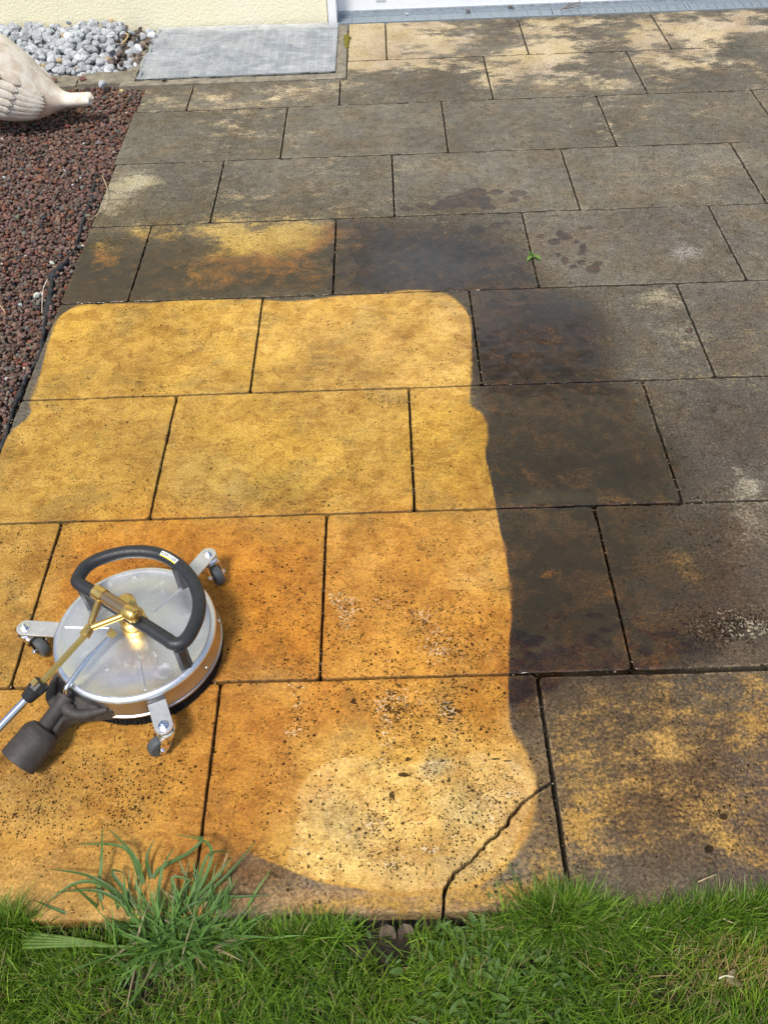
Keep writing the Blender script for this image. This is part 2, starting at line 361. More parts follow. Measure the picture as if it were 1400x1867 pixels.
WET = [(760, 475, 175, 62, 1.0), (640, 440, 60, 60, .5), (450, 500, 190, 48, .75), (200, 510, 90, 60, .9), (290, 430, 70, 40, .35), (900, 500, 70, 26, .5), (940, 640, 90, 80, .85), (1000, 580, 130, 50, .55), (1040, 660, 130, 60, .4), (990, 820, 150, 95, 1.0), (1130, 850, 110, 80, .75), (1050, 730, 140, 40, .5),
 (1010, 960, 110, 60, .85), (1010, 1080, 120, 130, .9), (1240, 1040, 150, 140, .45), (1100, 1180, 200, 60, .6), (1330, 940, 60, 40, .2), (960, 1250, 40, 40, .5), (100, 560, 30, 30, .5)]
PIT = [(760, 1130, 190, 100, .55), (640, 1180, 60, 60, .3), (850, 1180, 70, 50, .4), (720, 1290, 80, 40, .9), (830, 1290, 40, 50, 1.0), (690, 1330, 40, 70, .6), (800, 1400, 60, 60, .7), (700, 1490, 50, 30, .9), (900, 1400, 60, 60, .45), (870, 1480, 70, 60, .5), (740, 1560, 60, 30, .8), (860, 1540, 40, 26, .6),
 (540, 1300, 40, 60, .5), (600, 1420, 160, 120, .25), (150, 1430, 150, 80, .75), (60, 1500, 90, 60, .6), (280, 1400, 90, 80, .35), (250, 1460, 90, 40, .5), (930, 1280, 40, 70, .5), (650, 1560, 120, 40, .3), (940, 1620, 90, 40, .7), (870, 1600, 60, 30, .6), (1020, 1500, 30, 80, .5),
 (480, 1050, 80, 90, .22), (500, 1150, 90, 70, .3), (50, 1000, 50, 50, .3), (280, 600, 120, 30, .35), (200, 840, 120, 90, .22), (650, 720, 60, 30, .35), (700, 740, 40, 20, .5), (770, 780, 40, 30, .3), (500, 860, 60, 30, .3), (560, 910, 60, 20, .4), (400, 900, 80, 20, .25), (230, 700, 60, 20, .25),
 (1180, 950, 50, 14, .7), (1230, 1010, 70, 40, .45), (1250, 1100, 40, 60, .6), (1340, 1150, 90, 30, 1.3), (1290, 1170, 60, 30, .7), (1300, 1400, 140, 90, .25), (1330, 1490, 60, 60, .35), (1090, 1260, 40, 30, .2), (1230, 930, 150, 12, .4),
 (1020, 680, 20, 12, .6), (940, 690, 24, 10, .5), (1150, 700, 60, 8, .4), (1240, 820, 60, 40, .35), (440, 330, 40, 20, .3), (620, 350, 40, 18, .4), (670, 310, 60, 20, .3), (450, 260, 50, 16, .5), (800, 300, 40, 20, .2)]
WHT = [(640, 1110, 36, 26, .75), (700, 1100, 40, 16, .7), (760, 1125, 36, 14, .7), (625, 1130, 18, 40, .8), (790, 1180, 36, 40, .75), (830, 1110, 60, 14, .6), (680, 1200, 50, 26, .6), (880, 1190, 50, 16, .6), (850, 1070, 26, 10, .5), (600, 1090, 16, 14, .8), (800, 1160, 60, 40, .5),
 (700, 1270, 36, 36, .8), (820, 1290, 30, 30, 1.0), (770, 1270, 30, 20, .5), (850, 1330, 40, 26, .5), (690, 1345, 22, 60, .9), (740, 1300, 30, 60, .5), (680, 1500, 40, 26, .95), (780, 1360, 40, 18, .6), (800, 1480, 30, 14, .6), (880, 1450, 40, 36, .7), (930, 1440, 24, 16, .7), (720, 1580, 60, 14, .9), (780, 1560, 40, 8, .8), (830, 1540, 40, 22, .7), (900, 1500, 40, 30, .6),
 (530, 1290, 22, 60, .75), (525, 1345, 30, 12, .7), (640, 1290, 40, 12, .3), (500, 1470, 16, 50, .5), (505, 1565, 10, 14, .9), (530, 1250, 30, 8, .7), (860, 1250, 50, 10, .5), (40, 1030, 30, 30, .35), (390, 800, 40, 14, .4), (330, 900, 40, 20, .4),
 (1340, 1140, 70, 16, 1.0), (1380, 1155, 40, 14, 1.0), (1260, 1130, 24, 34, .6), (1320, 1115, 30, 8, .7), (1330, 1165, 40, 14, .6), (1290, 1180, 60, 16, .4), (1240, 1040, 30, 10, .5), (1350, 1470, 30, 20, .4), (1320, 1430, 30, 18, .4), (1370, 1400, 24, 16, .4)]
DROPS = [(925, 890, 14, 4), (1075, 900, 18, 5), (890, 850, 5, 14), (892, 870, 5, 10), (940, 880, 5, 4), (1010, 885, 5, 4), (1045, 885, 4, 3), (975, 890, 6, 4), (940, 1170, 14, 9), (855, 365, 42, 14), (870, 352, 20, 9), (820, 372, 26, 8), (905, 350, 14, 5), (945, 352, 16, 6), (935, 364, 10, 5), (960, 361, 8, 4), (800, 378, 16, 5), (770, 374, 14, 5), (740, 380, 12, 5), (890, 378, 14, 5), (868, 420, 16, 9), (905, 410, 10, 6), (840, 445, 12, 7), (925, 405, 8, 5),
 (1028, 430, 12, 7), (1010, 440, 12, 6), (1020, 424, 8, 4), (1060, 416, 7, 4), (1038, 432, 8, 5), (1062, 455, 7, 12), (985, 430, 8, 4), (1050, 440, 5, 4), (1080, 490, 14, 7), (1060, 478, 9, 5), (1030, 475, 8, 8), (1045, 485, 7, 4), (1090, 480, 9, 5), (1075, 415, 8, 4), (1018, 465, 6, 4),
 (1255, 602, 9, 5), (990, 905, 96, 7), (960, 898, 26, 5), (1030, 897, 40, 4), (925, 905, 20, 6), (985, 1180, 40, 8), (950, 1195, 26, 6), (1000, 1160, 22, 7), (960, 1210, 30, 4)]
P2 = np.array([at(*p)[:2] for p in [(640, 1372), (600, 1385), (566, 1405), (548, 1430), (536, 1455), (545, 1480), (538, 1505), (530, 1530), (524, 1560), (516, 1585), (560, 1600), (640, 1612), (720, 1630), (860, 1610), (930, 1560), (965, 1480), (975, 1430), (940, 1390), (880, 1370), (820, 1380), (740, 1392), (690, 1385)]])
HOLES = [(1318, 1488, 12, 9), (1292, 1548, 13, 10), (1372, 1428, 5, 8), (1358, 1405, 4, 3), (1293, 1431, 4, 3), (763, 1020, 4, 3), (645, 1278, 7, 8), (736, 1412, 15, 6), (715, 1452, 7, 12), (745, 1384, 11, 5), (790, 1350, 6, 5), (838, 1296, 7, 6), (850, 1392, 6, 6), (693, 1345, 5, 6), (560, 1430, 5, 4),
 (675, 1487, 5, 4), (700, 1490, 7, 4), (864, 1530, 6, 6), (905, 1384, 16, 3), (925, 1388, 14, 3), (885, 1386, 8, 3), (505, 1568, 4, 8), (812, 1268, 4, 3), (1305, 1582, 5, 3), (1335, 1550, 4, 4), (1100, 1345, 8, 3), (1090, 1350, 5, 3), (660, 1275, 4, 3), (605, 1430, 4, 3), (940, 1462, 6, 5), (985, 1460, 4, 4), (120, 1462, 6, 3), (255, 1440, 6, 4), (225, 1478, 7, 3), (100, 1505, 6, 3), (52, 1070, 5, 3), (1226, 1440, 3, 3), (1170, 1270, 4, 3), (770, 1185, 6, 3), (710, 1180, 5, 3), (660, 1158, 5, 4), (848, 1178, 5, 4), (800, 1128, 4, 4), (740, 1077, 6, 4)]
def gsum(L, u, v):
    r = np.zeros(u.shape)
    for a, b, ru, rv, s in L:
        r += s*np.exp(-(((u-a)/ru)**2+((v-b)/rv)**2))
    return r
TINT = [  # clean stone albedo marks
 (1250, 465, 90, 44, (.46, .43, .52), 2.), (1200, 545, 110, 46, (.47, .44, .56), 2.), (1360, 900, 110, 100, (.42, .39, .50), 2.), (1250, 1020, 80, 50, (.36, .24, .11), 1.), (330, 480, 280, 60, (.60, .40, .13), 1.), (200, 350, 90, 50, (.48, .41, .29), 1.),
 (250, 630, 240, 110, (.62, .395, .105), 1.), (660, 620, 230, 110, (.66, .43, .16), 1.), (830, 610, 60, 90, (.72, .50, .22), .8), (560, 680, 120, 30, (.42, .28, .09), .6),
 (160, 830, 190, 120, (.52, .33, .095), 1.), (530, 820, 230, 120, (.54, .34, .095), 1.), (820, 830, 80, 120, (.60, .37, .085), 1.), (380, 870, 80, 60, (.44, .33, .15), .7), (500, 890, 60, 30, (.33, .25, .09), .6),
 (40, 1080, 70, 160, (.44, .28, .09), 1.), (330, 1090, 260, 150, (.55, .235, .035), 1.), (750, 1080, 190, 150, (.60, .30, .07), 1.), (880, 1000, 60, 80, (.68, .42, .17), .7), (640, 1010, 60, 60, (.58, .32, .10), .6), (850, 1170, 90, 70, (.52, .24, .045), .7), (540, 1190, 60, 50, (.44, .17, .02), .5),
 (150, 1420, 260, 160, (.53, .29, .075), 1.), (60, 1440, 80, 60, (.42, .31, .15), .6), (430, 1420, 120, 180, (.46, .20, .038), 1.3), (600, 1290, 140, 50, (.52, .22, .035), .9), (480, 1260, 60, 30, (.62, .38, .14), .7), (720, 1460, 190, 170, (.60, .36, .115), 1.), (560, 1540, 80, 60, (.64, .42, .14), .8), (585, 1490, 40, 36, (.42, .33, .17), .8), (850, 1470, 46, 34, (.44, .34, .18), .8), (790, 1390, 24, 26, (.30, .27, .20), .8),
 (880, 1270, 60, 60, (.50, .23, .035), .7), (900, 1400, 60, 60, (.66, .40, .15), .7), (800, 1600, 200, 40, (.58, .36, .13), .8), (1250, 1420, 240, 200, (.56, .34, .15), 1.), (700, 1650, 260, 24, (.50, .31, .13), .8)]
def csum(L, base, u, v):
    c = np.tile(np.array(base, float), u.shape+(1,)); W = np.full(u.shape, .06); c *= W[..., None]
    for a, b, ru, rv, col, s in L:
        g = s*np.exp(-(((u-a)/ru)**2+((v-b)/rv)**2)**1.3); g2 = g*3
        c += g2[..., None]*np.array(col); W += g2
    return c/W[..., None]
def fsum(L, base, u, v):
    c = np.tile(np.array(base, float), u.shape+(1,))
    for a, b, ru, rv, col, s in L:
        g = (s*np.exp(-(((u-a)/ru)**2+((v-b)/rv)**2)**1.4))[..., None]
        c = c*(1-g)+g*np.array(col)
    return c
def stone_attrs(x, y, edge, tone):
    u, v = proj(x, y)
    wx = (fbm(x, y, 9, 4, 3)-.5)*95; wy = (fbm(x, y, 9, 4, 9)-.5)*70
    k = np.clip((v-100)/1200, .15, 1); uw, vw = u+wx*k, v+wy*k
    a = {}
    a['sd'] = sgn_clean(x, y)
    far = np.clip((500-v)/400, 0, 1)
    rf = fbm(x*.8, y*1.3, 9, 5, 81)-.5; rf2 = fbm(x*.8, y*1.3, 26, 4, 91)-.5; g0 = gsum(REV, uw, vw)
    a['rev'] = g0+tone[0]+rf*(.5+1.6*far*np.clip(g0*2, .2, 1))+rf2*(.35+.9*far)
    a['wet'] = np.clip(gsum(WET, uw, vw), 0, 1.2)
    a['pit'] = gsum(PIT, uw, vw)+.12+tone[1]
    g_w = gsum(WHT, u*.5+uw*.5, v*.5+vw*.5); a['white'] = np.minimum(g_w*.95, .95)*(.72+.56*fbm(x, y, 30, 3, 131)); a['pit'] = a['pit']+.55*np.minimum(g_w, 1)
    dp = np.full(u.shape, -.03)
    for p, q, ru, rv in DROPS:
        e = np.sqrt(((u-p)/ru)**2+((v-q)/rv)**2)
        dp = np.maximum(dp, (1-e)*.012*min(1, ru/14))
    a['pud'] = dp
    a['edge'] = edge
    dry = np.array([.128, .116, .090])*(.58+.84*fbm(x, y, 5, 4, 71))[..., None]*(1-.12*np.clip((200-v)/200, 0, 1))[..., None]*tone[2]
    a['colD'] = fsum(FLM, (1, 1, 1), u, v)*1.0
    g = np.ones(u.shape)
    for aa, b, ru, rv, col, s in FLM: g *= 1-s*np.exp(-(((u-aa)/ru)**2+((v-b)/rv)**2)**1.4)
    a['colD'] = (a['colD']-g[..., None])+g[..., None]*dry
    far_c = np.array([.60, .46, .30])
    a['colC'] = csum(TINT, far_c, uw, vw)
    wcl = np.clip((v-380)/120, 0, 1)[..., None]; a['colC'] = a['colC']*(1-wcl+wcl*np.array([.89, .80, .46]))
    ins = inside(x+(wx/95)*.014, y+(wy/70)*.014, P2); d2 = seg_dist(x, y, P2); ins = np.where(ins, 1, 0)*np.clip(d2/.004, .35, 1)
    f1 = (fbm(x, y, 5, 4, 101)-.5)[..., None]; f2 = (fbm(x*1.2, y, 14, 4, 111)-.5)[..., None]; a['colC'] = a['colC']*np.clip(1+f1*np.array([.55, .60, .35])+f2*np.array([.45, .55, .9]), .5, 1.35)
    a['colC'] = a['colC']*(1+ins[..., None]*np.array([.18, .34, .95])); a['white'] = a['white']+.10*ins; a['pit'] = a['pit']+.12*ins
    a['film'] = np.clip(gsum([(770, 490, 110, 42, 1.0), (890, 600, 40, 50, .6), (1000, 560, 80, 30, .5), (1000, 905, 110, 14, 1.0), (1000, 1180, 70, 20, .7), (1000, 960, 100, 20, .4)], uw, vw), 0, 1)
    hl = np.full(u.shape, -.03)
    for p, q, ru, rv in HOLES:
        e = np.sqrt(((u-p)/ru)**2+((v-q)/rv)**2); hl = np.maximum(hl, (.72-e)*ru*.0009)
    a['hole'] = hl
    return a

D = 0.4267; LX = -.845; G = .0021
CRACK = np.array([at(*p)[:2] for p in [(1012, 1418), (1000, 1428), (980, 1442), (958, 1458), (940, 1476), (922, 1502), (905, 1521), (886, 1538), (868, 1556), (846, 1578), (828, 1592), (815, 1612), (810, 1636), (808, 1668), (806, 1700)]])
CRACK = np.concatenate([CRACK[i]+(CRACK[i+1]-CRACK[i])*np.linspace(0, 1, 5)[:-1, None] for i in range(len(CRACK)-1)]+[CRACK[-1:]]); CRACK[2:-2] += rng.normal(0, .0013, (len(CRACK)-4, 2))
def slab(x0, x1, y0, y1, label, step=.006, xl=None, crack=0, name='paving_slab', group='travertine paving slabs of the terrace', dz=0, pos=None):
    e = [0, .0014, .0032, .006]
    def line(a, b):
        n = max(int((b-a-.012)/step), 2); return np.concatenate([a+np.array(e), np.linspace(a+.006, b-.006, n+1)[1:-1], b-np.array(e[::-1])])
    X, Y = np.meshgrid(line(x0, x1), line(y0, y1)); ny, nx = X.shape
    x, y = X.ravel(), Y.ravel()
    de = np.minimum(np.minimum(x-x0, x1-x), np.minimum(y-y0, y1-y))
    seed = int(abs(x0*100)+abs(y0*1000)) % 97
    # rounded corners and wavering arrises
    rc = .010; cx = np.clip(x, x0+rc, x1-rc); cy = np.clip(y, y0+rc, y1-rc); dd = np.hypot(x-cx, y-cy)
    mx = np.maximum(np.abs(x-cx), np.abs(y-cy)); s = np.where(dd > 1e-9, mx/np.maximum(dd, 1e-9), 1); x = cx+(x-cx)*s; y = cy+(y-cy)*s
    inn = np.clip(1-de/.02, 0, 1)
    x += (fbm(X.ravel(), Y.ravel(), 60, 3, seed)-.5)*.0020*inn; y += (fbm(X.ravel(), Y.ravel(), 60, 3, seed+5)-.5)*.0018*inn
    if xl is not None: x += np.clip((y-2.800)/.006, 0, 1)*xl*np.clip(1-(x-x0)/.3, 0, 1)
    r = .0018; t = np.clip(de/r, 0, 1); z = -r*(1-np.sqrt(np.clip(1-(1-t)**2, 0, 1)))
    chip = np.clip(fbm(x, y, 45, 3, seed+2)-.58, 0, 1)*np.clip(1-de/.010, 0, 1)*.016
    z = z-chip+(fbm(x, y, 7, 3, 1)-.5)*.0022+(fbm(x, y, 38, 2, 4)-.5)*.0012
    tilt = (rng.random(2)-.5)*.002
    z += dz+(x-x0)*tilt[0]+(y-y0)*tilt[1]-.0005
    idx = np.arange(nx*ny).reshape(ny, nx)
    F = np.stack([idx[:-1, :-1], idx[:-1, 1:], idx[1:, 1:], idx[1:, :-1]], -1).reshape(-1, 4)
    if crack:
        # signed distance to the crack, positive on the kept side
        d2 = np.full(x.shape, 1e9); sg = np.zeros_like(x); gx = np.zeros_like(x); gy = np.zeros_like(x)
        for a, b in zip(CRACK[:-1], CRACK[1:]):
            ab = b-a; L = ab@ab; tt = np.clip(((x-a[0])*ab[0]+(y-a[1])*ab[1])/L, 0, 1)
            px, py = x-a[0]-tt*ab[0], y-a[1]-tt*ab[1]; q = px*px+py*py; m = q < d2
            cr = ab[0]*(y-a[1])-ab[1]*(x-a[0]); n = np.array([-ab[1], ab[0]])/np.sqrt(L)
            d2 = np.where(m, q, d2); sg = np.where(m, np.sign(cr), sg); gx = np.where(m, n[0], gx); gy = np.where(m, n[1], gy)
        sdc = np.sqrt(d2)*sg*(-crack)
        gap = .0006+.0014*np.clip(-(y+.15)/.12, 0, 1)+(fbm(x, y, 80, 3, 2)-.45)*.0035
        gap = np.maximum(gap, .0003)
        keep = (sdc[F] > gap[F]).any(1); F = F[keep]
        mv = np.clip(gap-sdc, 0, None); x = x+mv*gx*(-crack); y = y+mv*gy*(-crack)
        sdn = np.maximum(sdc, gap); tt = np.clip((sdn-gap)/.002, 0, 1)
        z -= .0015*(1-np.sqrt(np.clip(1-(1-tt)**2, 0, 1))); de = np.minimum(de, sdn-gap+.0006)
        used = np.unique(F); mp = np.full(len(x), -1); mp[used] = np.arange(len(used)); F = mp[F]
        x, y, z, de = x[used], y[used], z[used], de[used]
    # boundary loop -> sides
    E = np.concatenate([F[:, [0, 1]], F[:, [1, 2]], F[:, [2, 3]], F[:, [3, 0]]]); nv = len(x)
    key = np.minimum(E[:, 0], E[:, 1])*nv+np.maximum(E[:, 0], E[:, 1])
    uq, inv, cnt = np.unique(key, return_inverse=True, return_counts=True); B = E[cnt[inv] == 1]
    bv = np.unique(B); mp = np.full(nv, -1); mp[bv] = nv+np.arange(len(bv))
    mp2 = np.full(nv, -1); mp2[bv] = nv+len(bv)+np.arange(len(bv))
    side = np.stack([B[:, 1], B[:, 0], mp[B[:, 0]], mp[B[:, 1]]], 1)
    side2 = np.stack([mp[B[:, 1]], mp[B[:, 0]], mp2[B[:, 0]], mp2[B[:, 1]]], 1)
    tone = ((random.random()-.5)*.16, (random.random()-.5)*.10, random.uniform(.88, 1.14))
    xa = np.concatenate([x, x[bv], x[bv]]); ya = np.concatenate([y, y[bv], y[bv]])
    za = np.concatenate([z, np.full(len(bv), -.016), np.full(len(bv), -.044)])
    fs = np.where(y[bv] < -.42, .01, 0.); ea = np.concatenate([np.where(y < -.42, np.maximum(de, .01), de), fs, fs*.0])
    at_ = stone_attrs(xa, ya, ea, tone)
    n2 = 2*len(bv); at_['pud'][-n2:] = -.03; at_['wet'][-n2:] *= .6
    c = np.array([(x0+x1)/2, (y0+y1)/2, -.044])
    me = np_mesh(name, np.stack([xa, ya, za], 1)-c, [F, side, side2], at_)
    o = link(name, me, M_TRAV, loc=c)
    return tag(o, label, 'paving slab' if name == 'paving_slab' else 'broken slab piece', group)
ROWS = {
 0: [(LX-.005, -.227, 'ochre yellow paving slab bordering the grass under the hose elbow of the machine'),
     (-.227, .379, 'CRACK'),
     (.379, .985, 'mottled brown and ochre uncleaned slab beside the lawn with two deep black holes')],
 1: [(LX, -.636, 'narrow yellow greenish slab at the left photo edge under the left castor'),
     (-.636, -.036, 'deep orange cleaned slab that carries most of the round surface cleaner'),
     (-.036, .564, 'slab with white-pitted orange left part and wet dark right part beyond the cracked slab'),
     (.564, 1.164, 'wet dark brown slab with cluster of pale honeycomb pits')],
 2: [(LX, -.4375, 'cleaned golden slab cut at the gravel edge with the machine standing in front of it'),
     (-.4375, .1625, 'fully cleaned golden slab with grey patches, directly beyond the machine slab'),
     (.1625, .7625, 'slab with narrow yellow strip and soaked dark side holding a water line along its front'),
     (.7625, 1.3625, 'dry-edged dark brown slab at the right photo edge beyond the honeycomb-pitted slab')],
 3: [(LX, -.248, 'bright yellow cleaned slab with a curved dirty corner next to the red gravel'),
     (-.248, .352, 'palest yellow cleaned slab whose rounded dirty right edge ends the cleaned strip'),
     (.352, .952, 'damp dark slab with pale upper right corner, right of the end of the cleaned strip'),
     (.952, 1.552, 'grey brown slab at the right photo edge, right of the damp slab with pale corner')],
 4: [(LX, -.644, 'small wet blackish slab with gold blotch at the edge of the red gravel'),
     (-.644, -.044, 'dark wet slab with bright golden streaks just beyond the cleaned strip'),
     (-.044, .556, 'wet slab with bluish sheen beyond the rounded end of the cleaned strip'),
     (.556, 1.156, 'dry grey slab with splash drops and a beige oval spot'),
     (1.156, 1.756, 'grey slab at the right photo edge, right of the slab with beige oval spot')],
 5: [(LX, -.455, 'grey slab with long pale diagonal scuff beside the red gravel'),
     (-.455, .145, 'dark grey slab with brown centre right of the slab with the pale scuff'),
     (.145, .745, 'grey slab with drying water drops and a chipped cracked corner'),
     (.745, 1.345, 'plain grey slab right of the slab with the chipped corner'),
     (1.345, 1.945, 'grey slab partly outside the photo, right of the plain grey slab')],
 6: [(LX-.01, -.254, 'grey slab with light worn centre at the upper end of the red gravel'),
     (-.254, .346, 'evenly grey slab in front of the long cut slab below the light well'),
     (.346, .946, 'grey slab with mossy right edge in the third row from the drain'),
     (.946, 1.546, 'dark grey slab in the third row from the drain, right of the one with mossy edge'),
     (1.546, 2.146, 'corner of a grey slab at the right photo edge in the third row from the drain')],
 7: [(LX-.005, -.652, 'short cut slab in front of the left corner of the light well'),
     (-.652, -.052, 'long narrow cut slab along the front of the light well'),
     (-.052, .548, 'slab right of the light well corner, dark with a pale band along its back'),
     (.548, 1.148, 'slab with cream left half and dark right half, one row off the drain'),
     (1.148, 1.748, 'dark stained slab with cream back edge, one row off the drain'),
     (1.748, 2.3, 'cut-off slab at the right photo edge, one row off the drain')],
 8: [(-.027, .1406, 'small clean cream slab between light well and drain'),
     (.1406, .7406, 'cream slab with black blotch at its right end along the drain'),
     (.7406, 1.3406, 'evenly dark mottled slab along the drain under the twigs'),
     (1.3406, 1.9406, 'pinkish cream slab along the drain at the upper right of the photo')],
}
for k, lst in ROWS.items():
    for i, (a, b, lab) in enumerate(lst):
        y0, y1 = (k-1)*D, k*D
        g = G
        if k == 7 and i < 2: y1 = 2.806
        ya, yb = y0+G, y1-G
        if k == 0: ya = y0
        if k == 0 and i == 2: yb -= .005
        xa, xb = a+G, b-G
        if k == 0 and i == 2: xa += .002
        step = .0055 if k <= 2 else (.007 if k <= 5 else .009)
        if lab == 'CRACK':
            slab(xa, xb, ya, yb, 'orange cleaned slab by the lawn with a long black crack across its right part', .0045, crack=1)
            slab(xa, xb, ya, yb, 'broken-off front right corner of the cracked orange slab', .0045, crack=-1, name='slab_fragment', group=None, dz=-.002)
        else:
            slab(xa, xb, ya, yb, lab, step, xl=.024 if (k == 7 and i == 2) else None)

for k, lst in ROWS.items():      # the terrace goes on beyond the picture
    x = lst[-1][1]; y0, y1 = (k-1)*D, k*D
    while x < 2.55:
        o = slab(x+G, min(x+.6, 2.66)-G, y0+G*(k > 0), y1-G, None, .03, name='pavement', group=None)
        for q in ('label', 'category', 'group'):
            if q in o: del o[q]
        o['kind'] = 'structure'; x += .6
# crumbs caught in the joints
P = []
for k, lst in ROWS.items():
    a, b_ = lst[0][0], lst[-1][1]
    for j in range(int((b_-a)*55)): P.append((rng.uniform(a, b_), k*D+rng.normal(0, .0018), rng.uniform(-.006, .0006)))
    for (x, _, _) in lst:
        for j in range(26): P.append((x+rng.normal(0, .0016), rng.uniform((k-1)*D, k*D), rng.uniform(-.006, .0006)))
GRIT = np.array([p for p in P if p[1] < 3.39 and not (p[0] < -.02 and p[1] > 2.79)])
# ------------------------------------------------------------------ ground under everything
def ground_mat():
    m = NT('soil'); v = m.noise(60, 8, .7); f = m.noise(400, 4)
    m.P('Base Color', m.mix(m.ramp(v, .35, .65), (.020, .015, .010), (.055, .040, .026))); m.P('Roughness', .95)
    yy = m.n('ShaderNodeSeparateXYZ'); m.set(yy.inputs[0], m.pos()); gcl = m.mix(m.ramp(f, .4, .6), (.03, .06, .01), (.10, .17, .03))
    m.P('Base Color', m.mix(m.ramp(m.math('ADD', yy.outputs[1], m.math('MULTIPLY', v, .1)), -.86, -.80), gcl, m.mix(m.ramp(v, .35, .65), (.020, .015, .010), (.055, .040, .026))))
    m.bump(m.math('ADD', m.math('MULTIPLY', v, .012), m.math('MULTIPLY', f, .003))); return m.m
me = np_mesh('ground', np.array([[-40, -40, 0], [40, -40, 0], [40, 40, 0], [-40, 40, 0]]), [np.array([[0, 1, 2, 3]])])
tag(link('ground', me, ground_mat(), loc=(0, 0, -.050)), kind='structure')
# sand bed right under the slabs
b = MB(); b.box(LX+.02, 2.6, -D+.02, 3.4, -.049, -.0455)
tag(b.build('sand_bed', simple('bedding_sand', (.006, .005, .004), .95, var=.4, bump=.002), smooth=False), kind='structure')

# ------------------------------------------------------------------ stones
def ico(sub):
    bm = bmesh.new(); bmesh.ops.create_icosphere(bm, subdivisions=sub, radius=1)
    V = np.array([v.co[:] for v in bm.verts]); F = np.array([[v.index for v in f.verts] for f in bm.faces]); bm.free(); return V, F
def chunks(n, sub, planes, soft):
    V0, F0 = ico(sub); out = []
    for i in range(n):
        N = rng.normal(size=(planes, 3)); N /= np.linalg.norm(N, axis=1)[:, None]; dd = rng.uniform(.55, .95, planes)
        q = V0 @ N.T; r = np.min(np.where(q > .05, dd/np.maximum(q, .05), 9), 1); r = np.minimum(r, 1.15)
        V = V0*(soft+(1-soft)*r)[:, None]*rng.uniform(.7, 1.15, 3); out.append(V)
    return out, F0
def scatter(name, C, S, tmpl, F0, colors, mat, smooth):
    n = len(C); nt_ = len(tmpl[0]); V = np.empty((n, nt_, 3)); ch = rng.integers(0, len(tmpl), n)
    Q = rng.normal(size=(n, 4)); Q /= np.linalg.norm(Q, axis=1)[:, None]
    a, b_, c, d = Q.T
    Rm = np.stack([np.stack([a*a+b_*b_-c*c-d*d, 2*(b_*c-a*d), 2*(b_*d+a*c)], -1), np.stack([2*(b_*c+a*d), a*a-b_*b_+c*c-d*d, 2*(c*d-a*b_)], -1), np.stack([2*(b_*d-a*c), 2*(c*d+a*b_), a*a-b_*b_-c*c+d*d], -1)], 1)
    T = np.array(tmpl)[ch]; V = np.einsum('nij,nvj->nvi', Rm, T)*S[:, None, None]; V[:, :, 2] *= .8; V += C[:, None, :]
    F = (F0[None]+(np.arange(n)*nt_)[:, None, None]).reshape(-1, 3)
    col = np.repeat(colors, nt_, 0)
    return link(name, np_mesh(name, V.reshape(-1, 3), [F], {'col': col}), mat, smooth=smooth)
def stone_mat(name, fine, cont, rough=.9, bump=.0008):
    m = NT(name); c = m.attr('col', 0); f = m.noise(fine, 5, .75); g = m.noise(fine*.25, 3)
    m.P('Base Color', m.mix(1., m.mix(1., c, m.grey(m.ramp(f, .3, .7, 1-cont, 1+cont)), 'MULTIPLY'), m.grey(m.ramp(g, .3, .7, .8, 1.2)), 'MULTIPLY'))
    m.P('Roughness', rough); m.P('Specular IOR Level', .3); m.bump(m.math('MULTIPLY', f, bump)); return m.m
tm, F1 = chunks(24, 2 if False else 1, 9, .25)
sp = .0115
gx, gy = np.meshgrid(np.arange(-2.05, LX+.005, sp), np.arange(-.42, 2.86, sp)); gx = gx.ravel(); gy = gy.ravel()
P = []
for lay, (z, pr) in enumerate(((-.028, 1.0), (-.018, .85), (-.010, .30))):
    k = rng.random(len(gx)) < pr
    P.append(np.stack([gx[k]+rng.uniform(-.7, .7, k.sum())*sp, gy[k]+rng.uniform(-.7, .7, k.sum())*sp, z+rng.normal(0, .0015, k.sum())+.004*(fbm(gx[k], gy[k], 5, 2)-.5)], 1))
P = np.concatenate(P); P = P[(P[:, 0] < LX-.009) | (P[:, 2] > 9)]
uu, vv = proj(P[:, 0], P[:, 1]); P = P[((uu > -160) & (vv < 1050)) | (rng.random(len(P)) < .35)]
n = len(P); S = np.clip(rng.normal(.0070, .0019, n), .0035, .013)*np.where(P[:, 1] < 1.6, 1.0, 1.08)
base = np.array([.160, .096, .075]); h = rng.random(n)[:, None]
colr = base*rng.uniform(.55, 1.45, (n, 1)); grey = np.array([.14, .115, .10])*rng.uniform(.5, 1.4, (n, 1))
colr = np.where(h < .22, grey, colr); colr = np.where((h > .22) & (h < .30), np.array([.20, .080, .045])*rng.uniform(.8, 1.2, (n, 1)), colr)
colr = np.where(h > .994, np.array([.55, .52, .47]), colr); colr = np.where((h > .97) & (h < .985), np.array([.035, .045, .05]), colr)
colr = colr*(1+.12*rng.normal(size=(n, 3))*.5)
tag(scatter('lava_gravel', P, S, tm, F1, np.clip(colr, .01, 1), stone_mat('lava_stone', 450, .45), False), kind='stuff')
n = len(GRIT); q = rng.random((n, 1)); gc = np.where(q < .55, np.array([.05, .04, .028]), np.where(q < .85, np.array([.30, .23, .14]), np.array([.07, .10, .02])))*rng.uniform(.6, 1.4, (n, 1))
tag(scatter('joint_grit', GRIT, rng.uniform(.0008, .0024, n), tm, F1, gc, stone_mat('grit', 900, .3), False), kind='stuff')
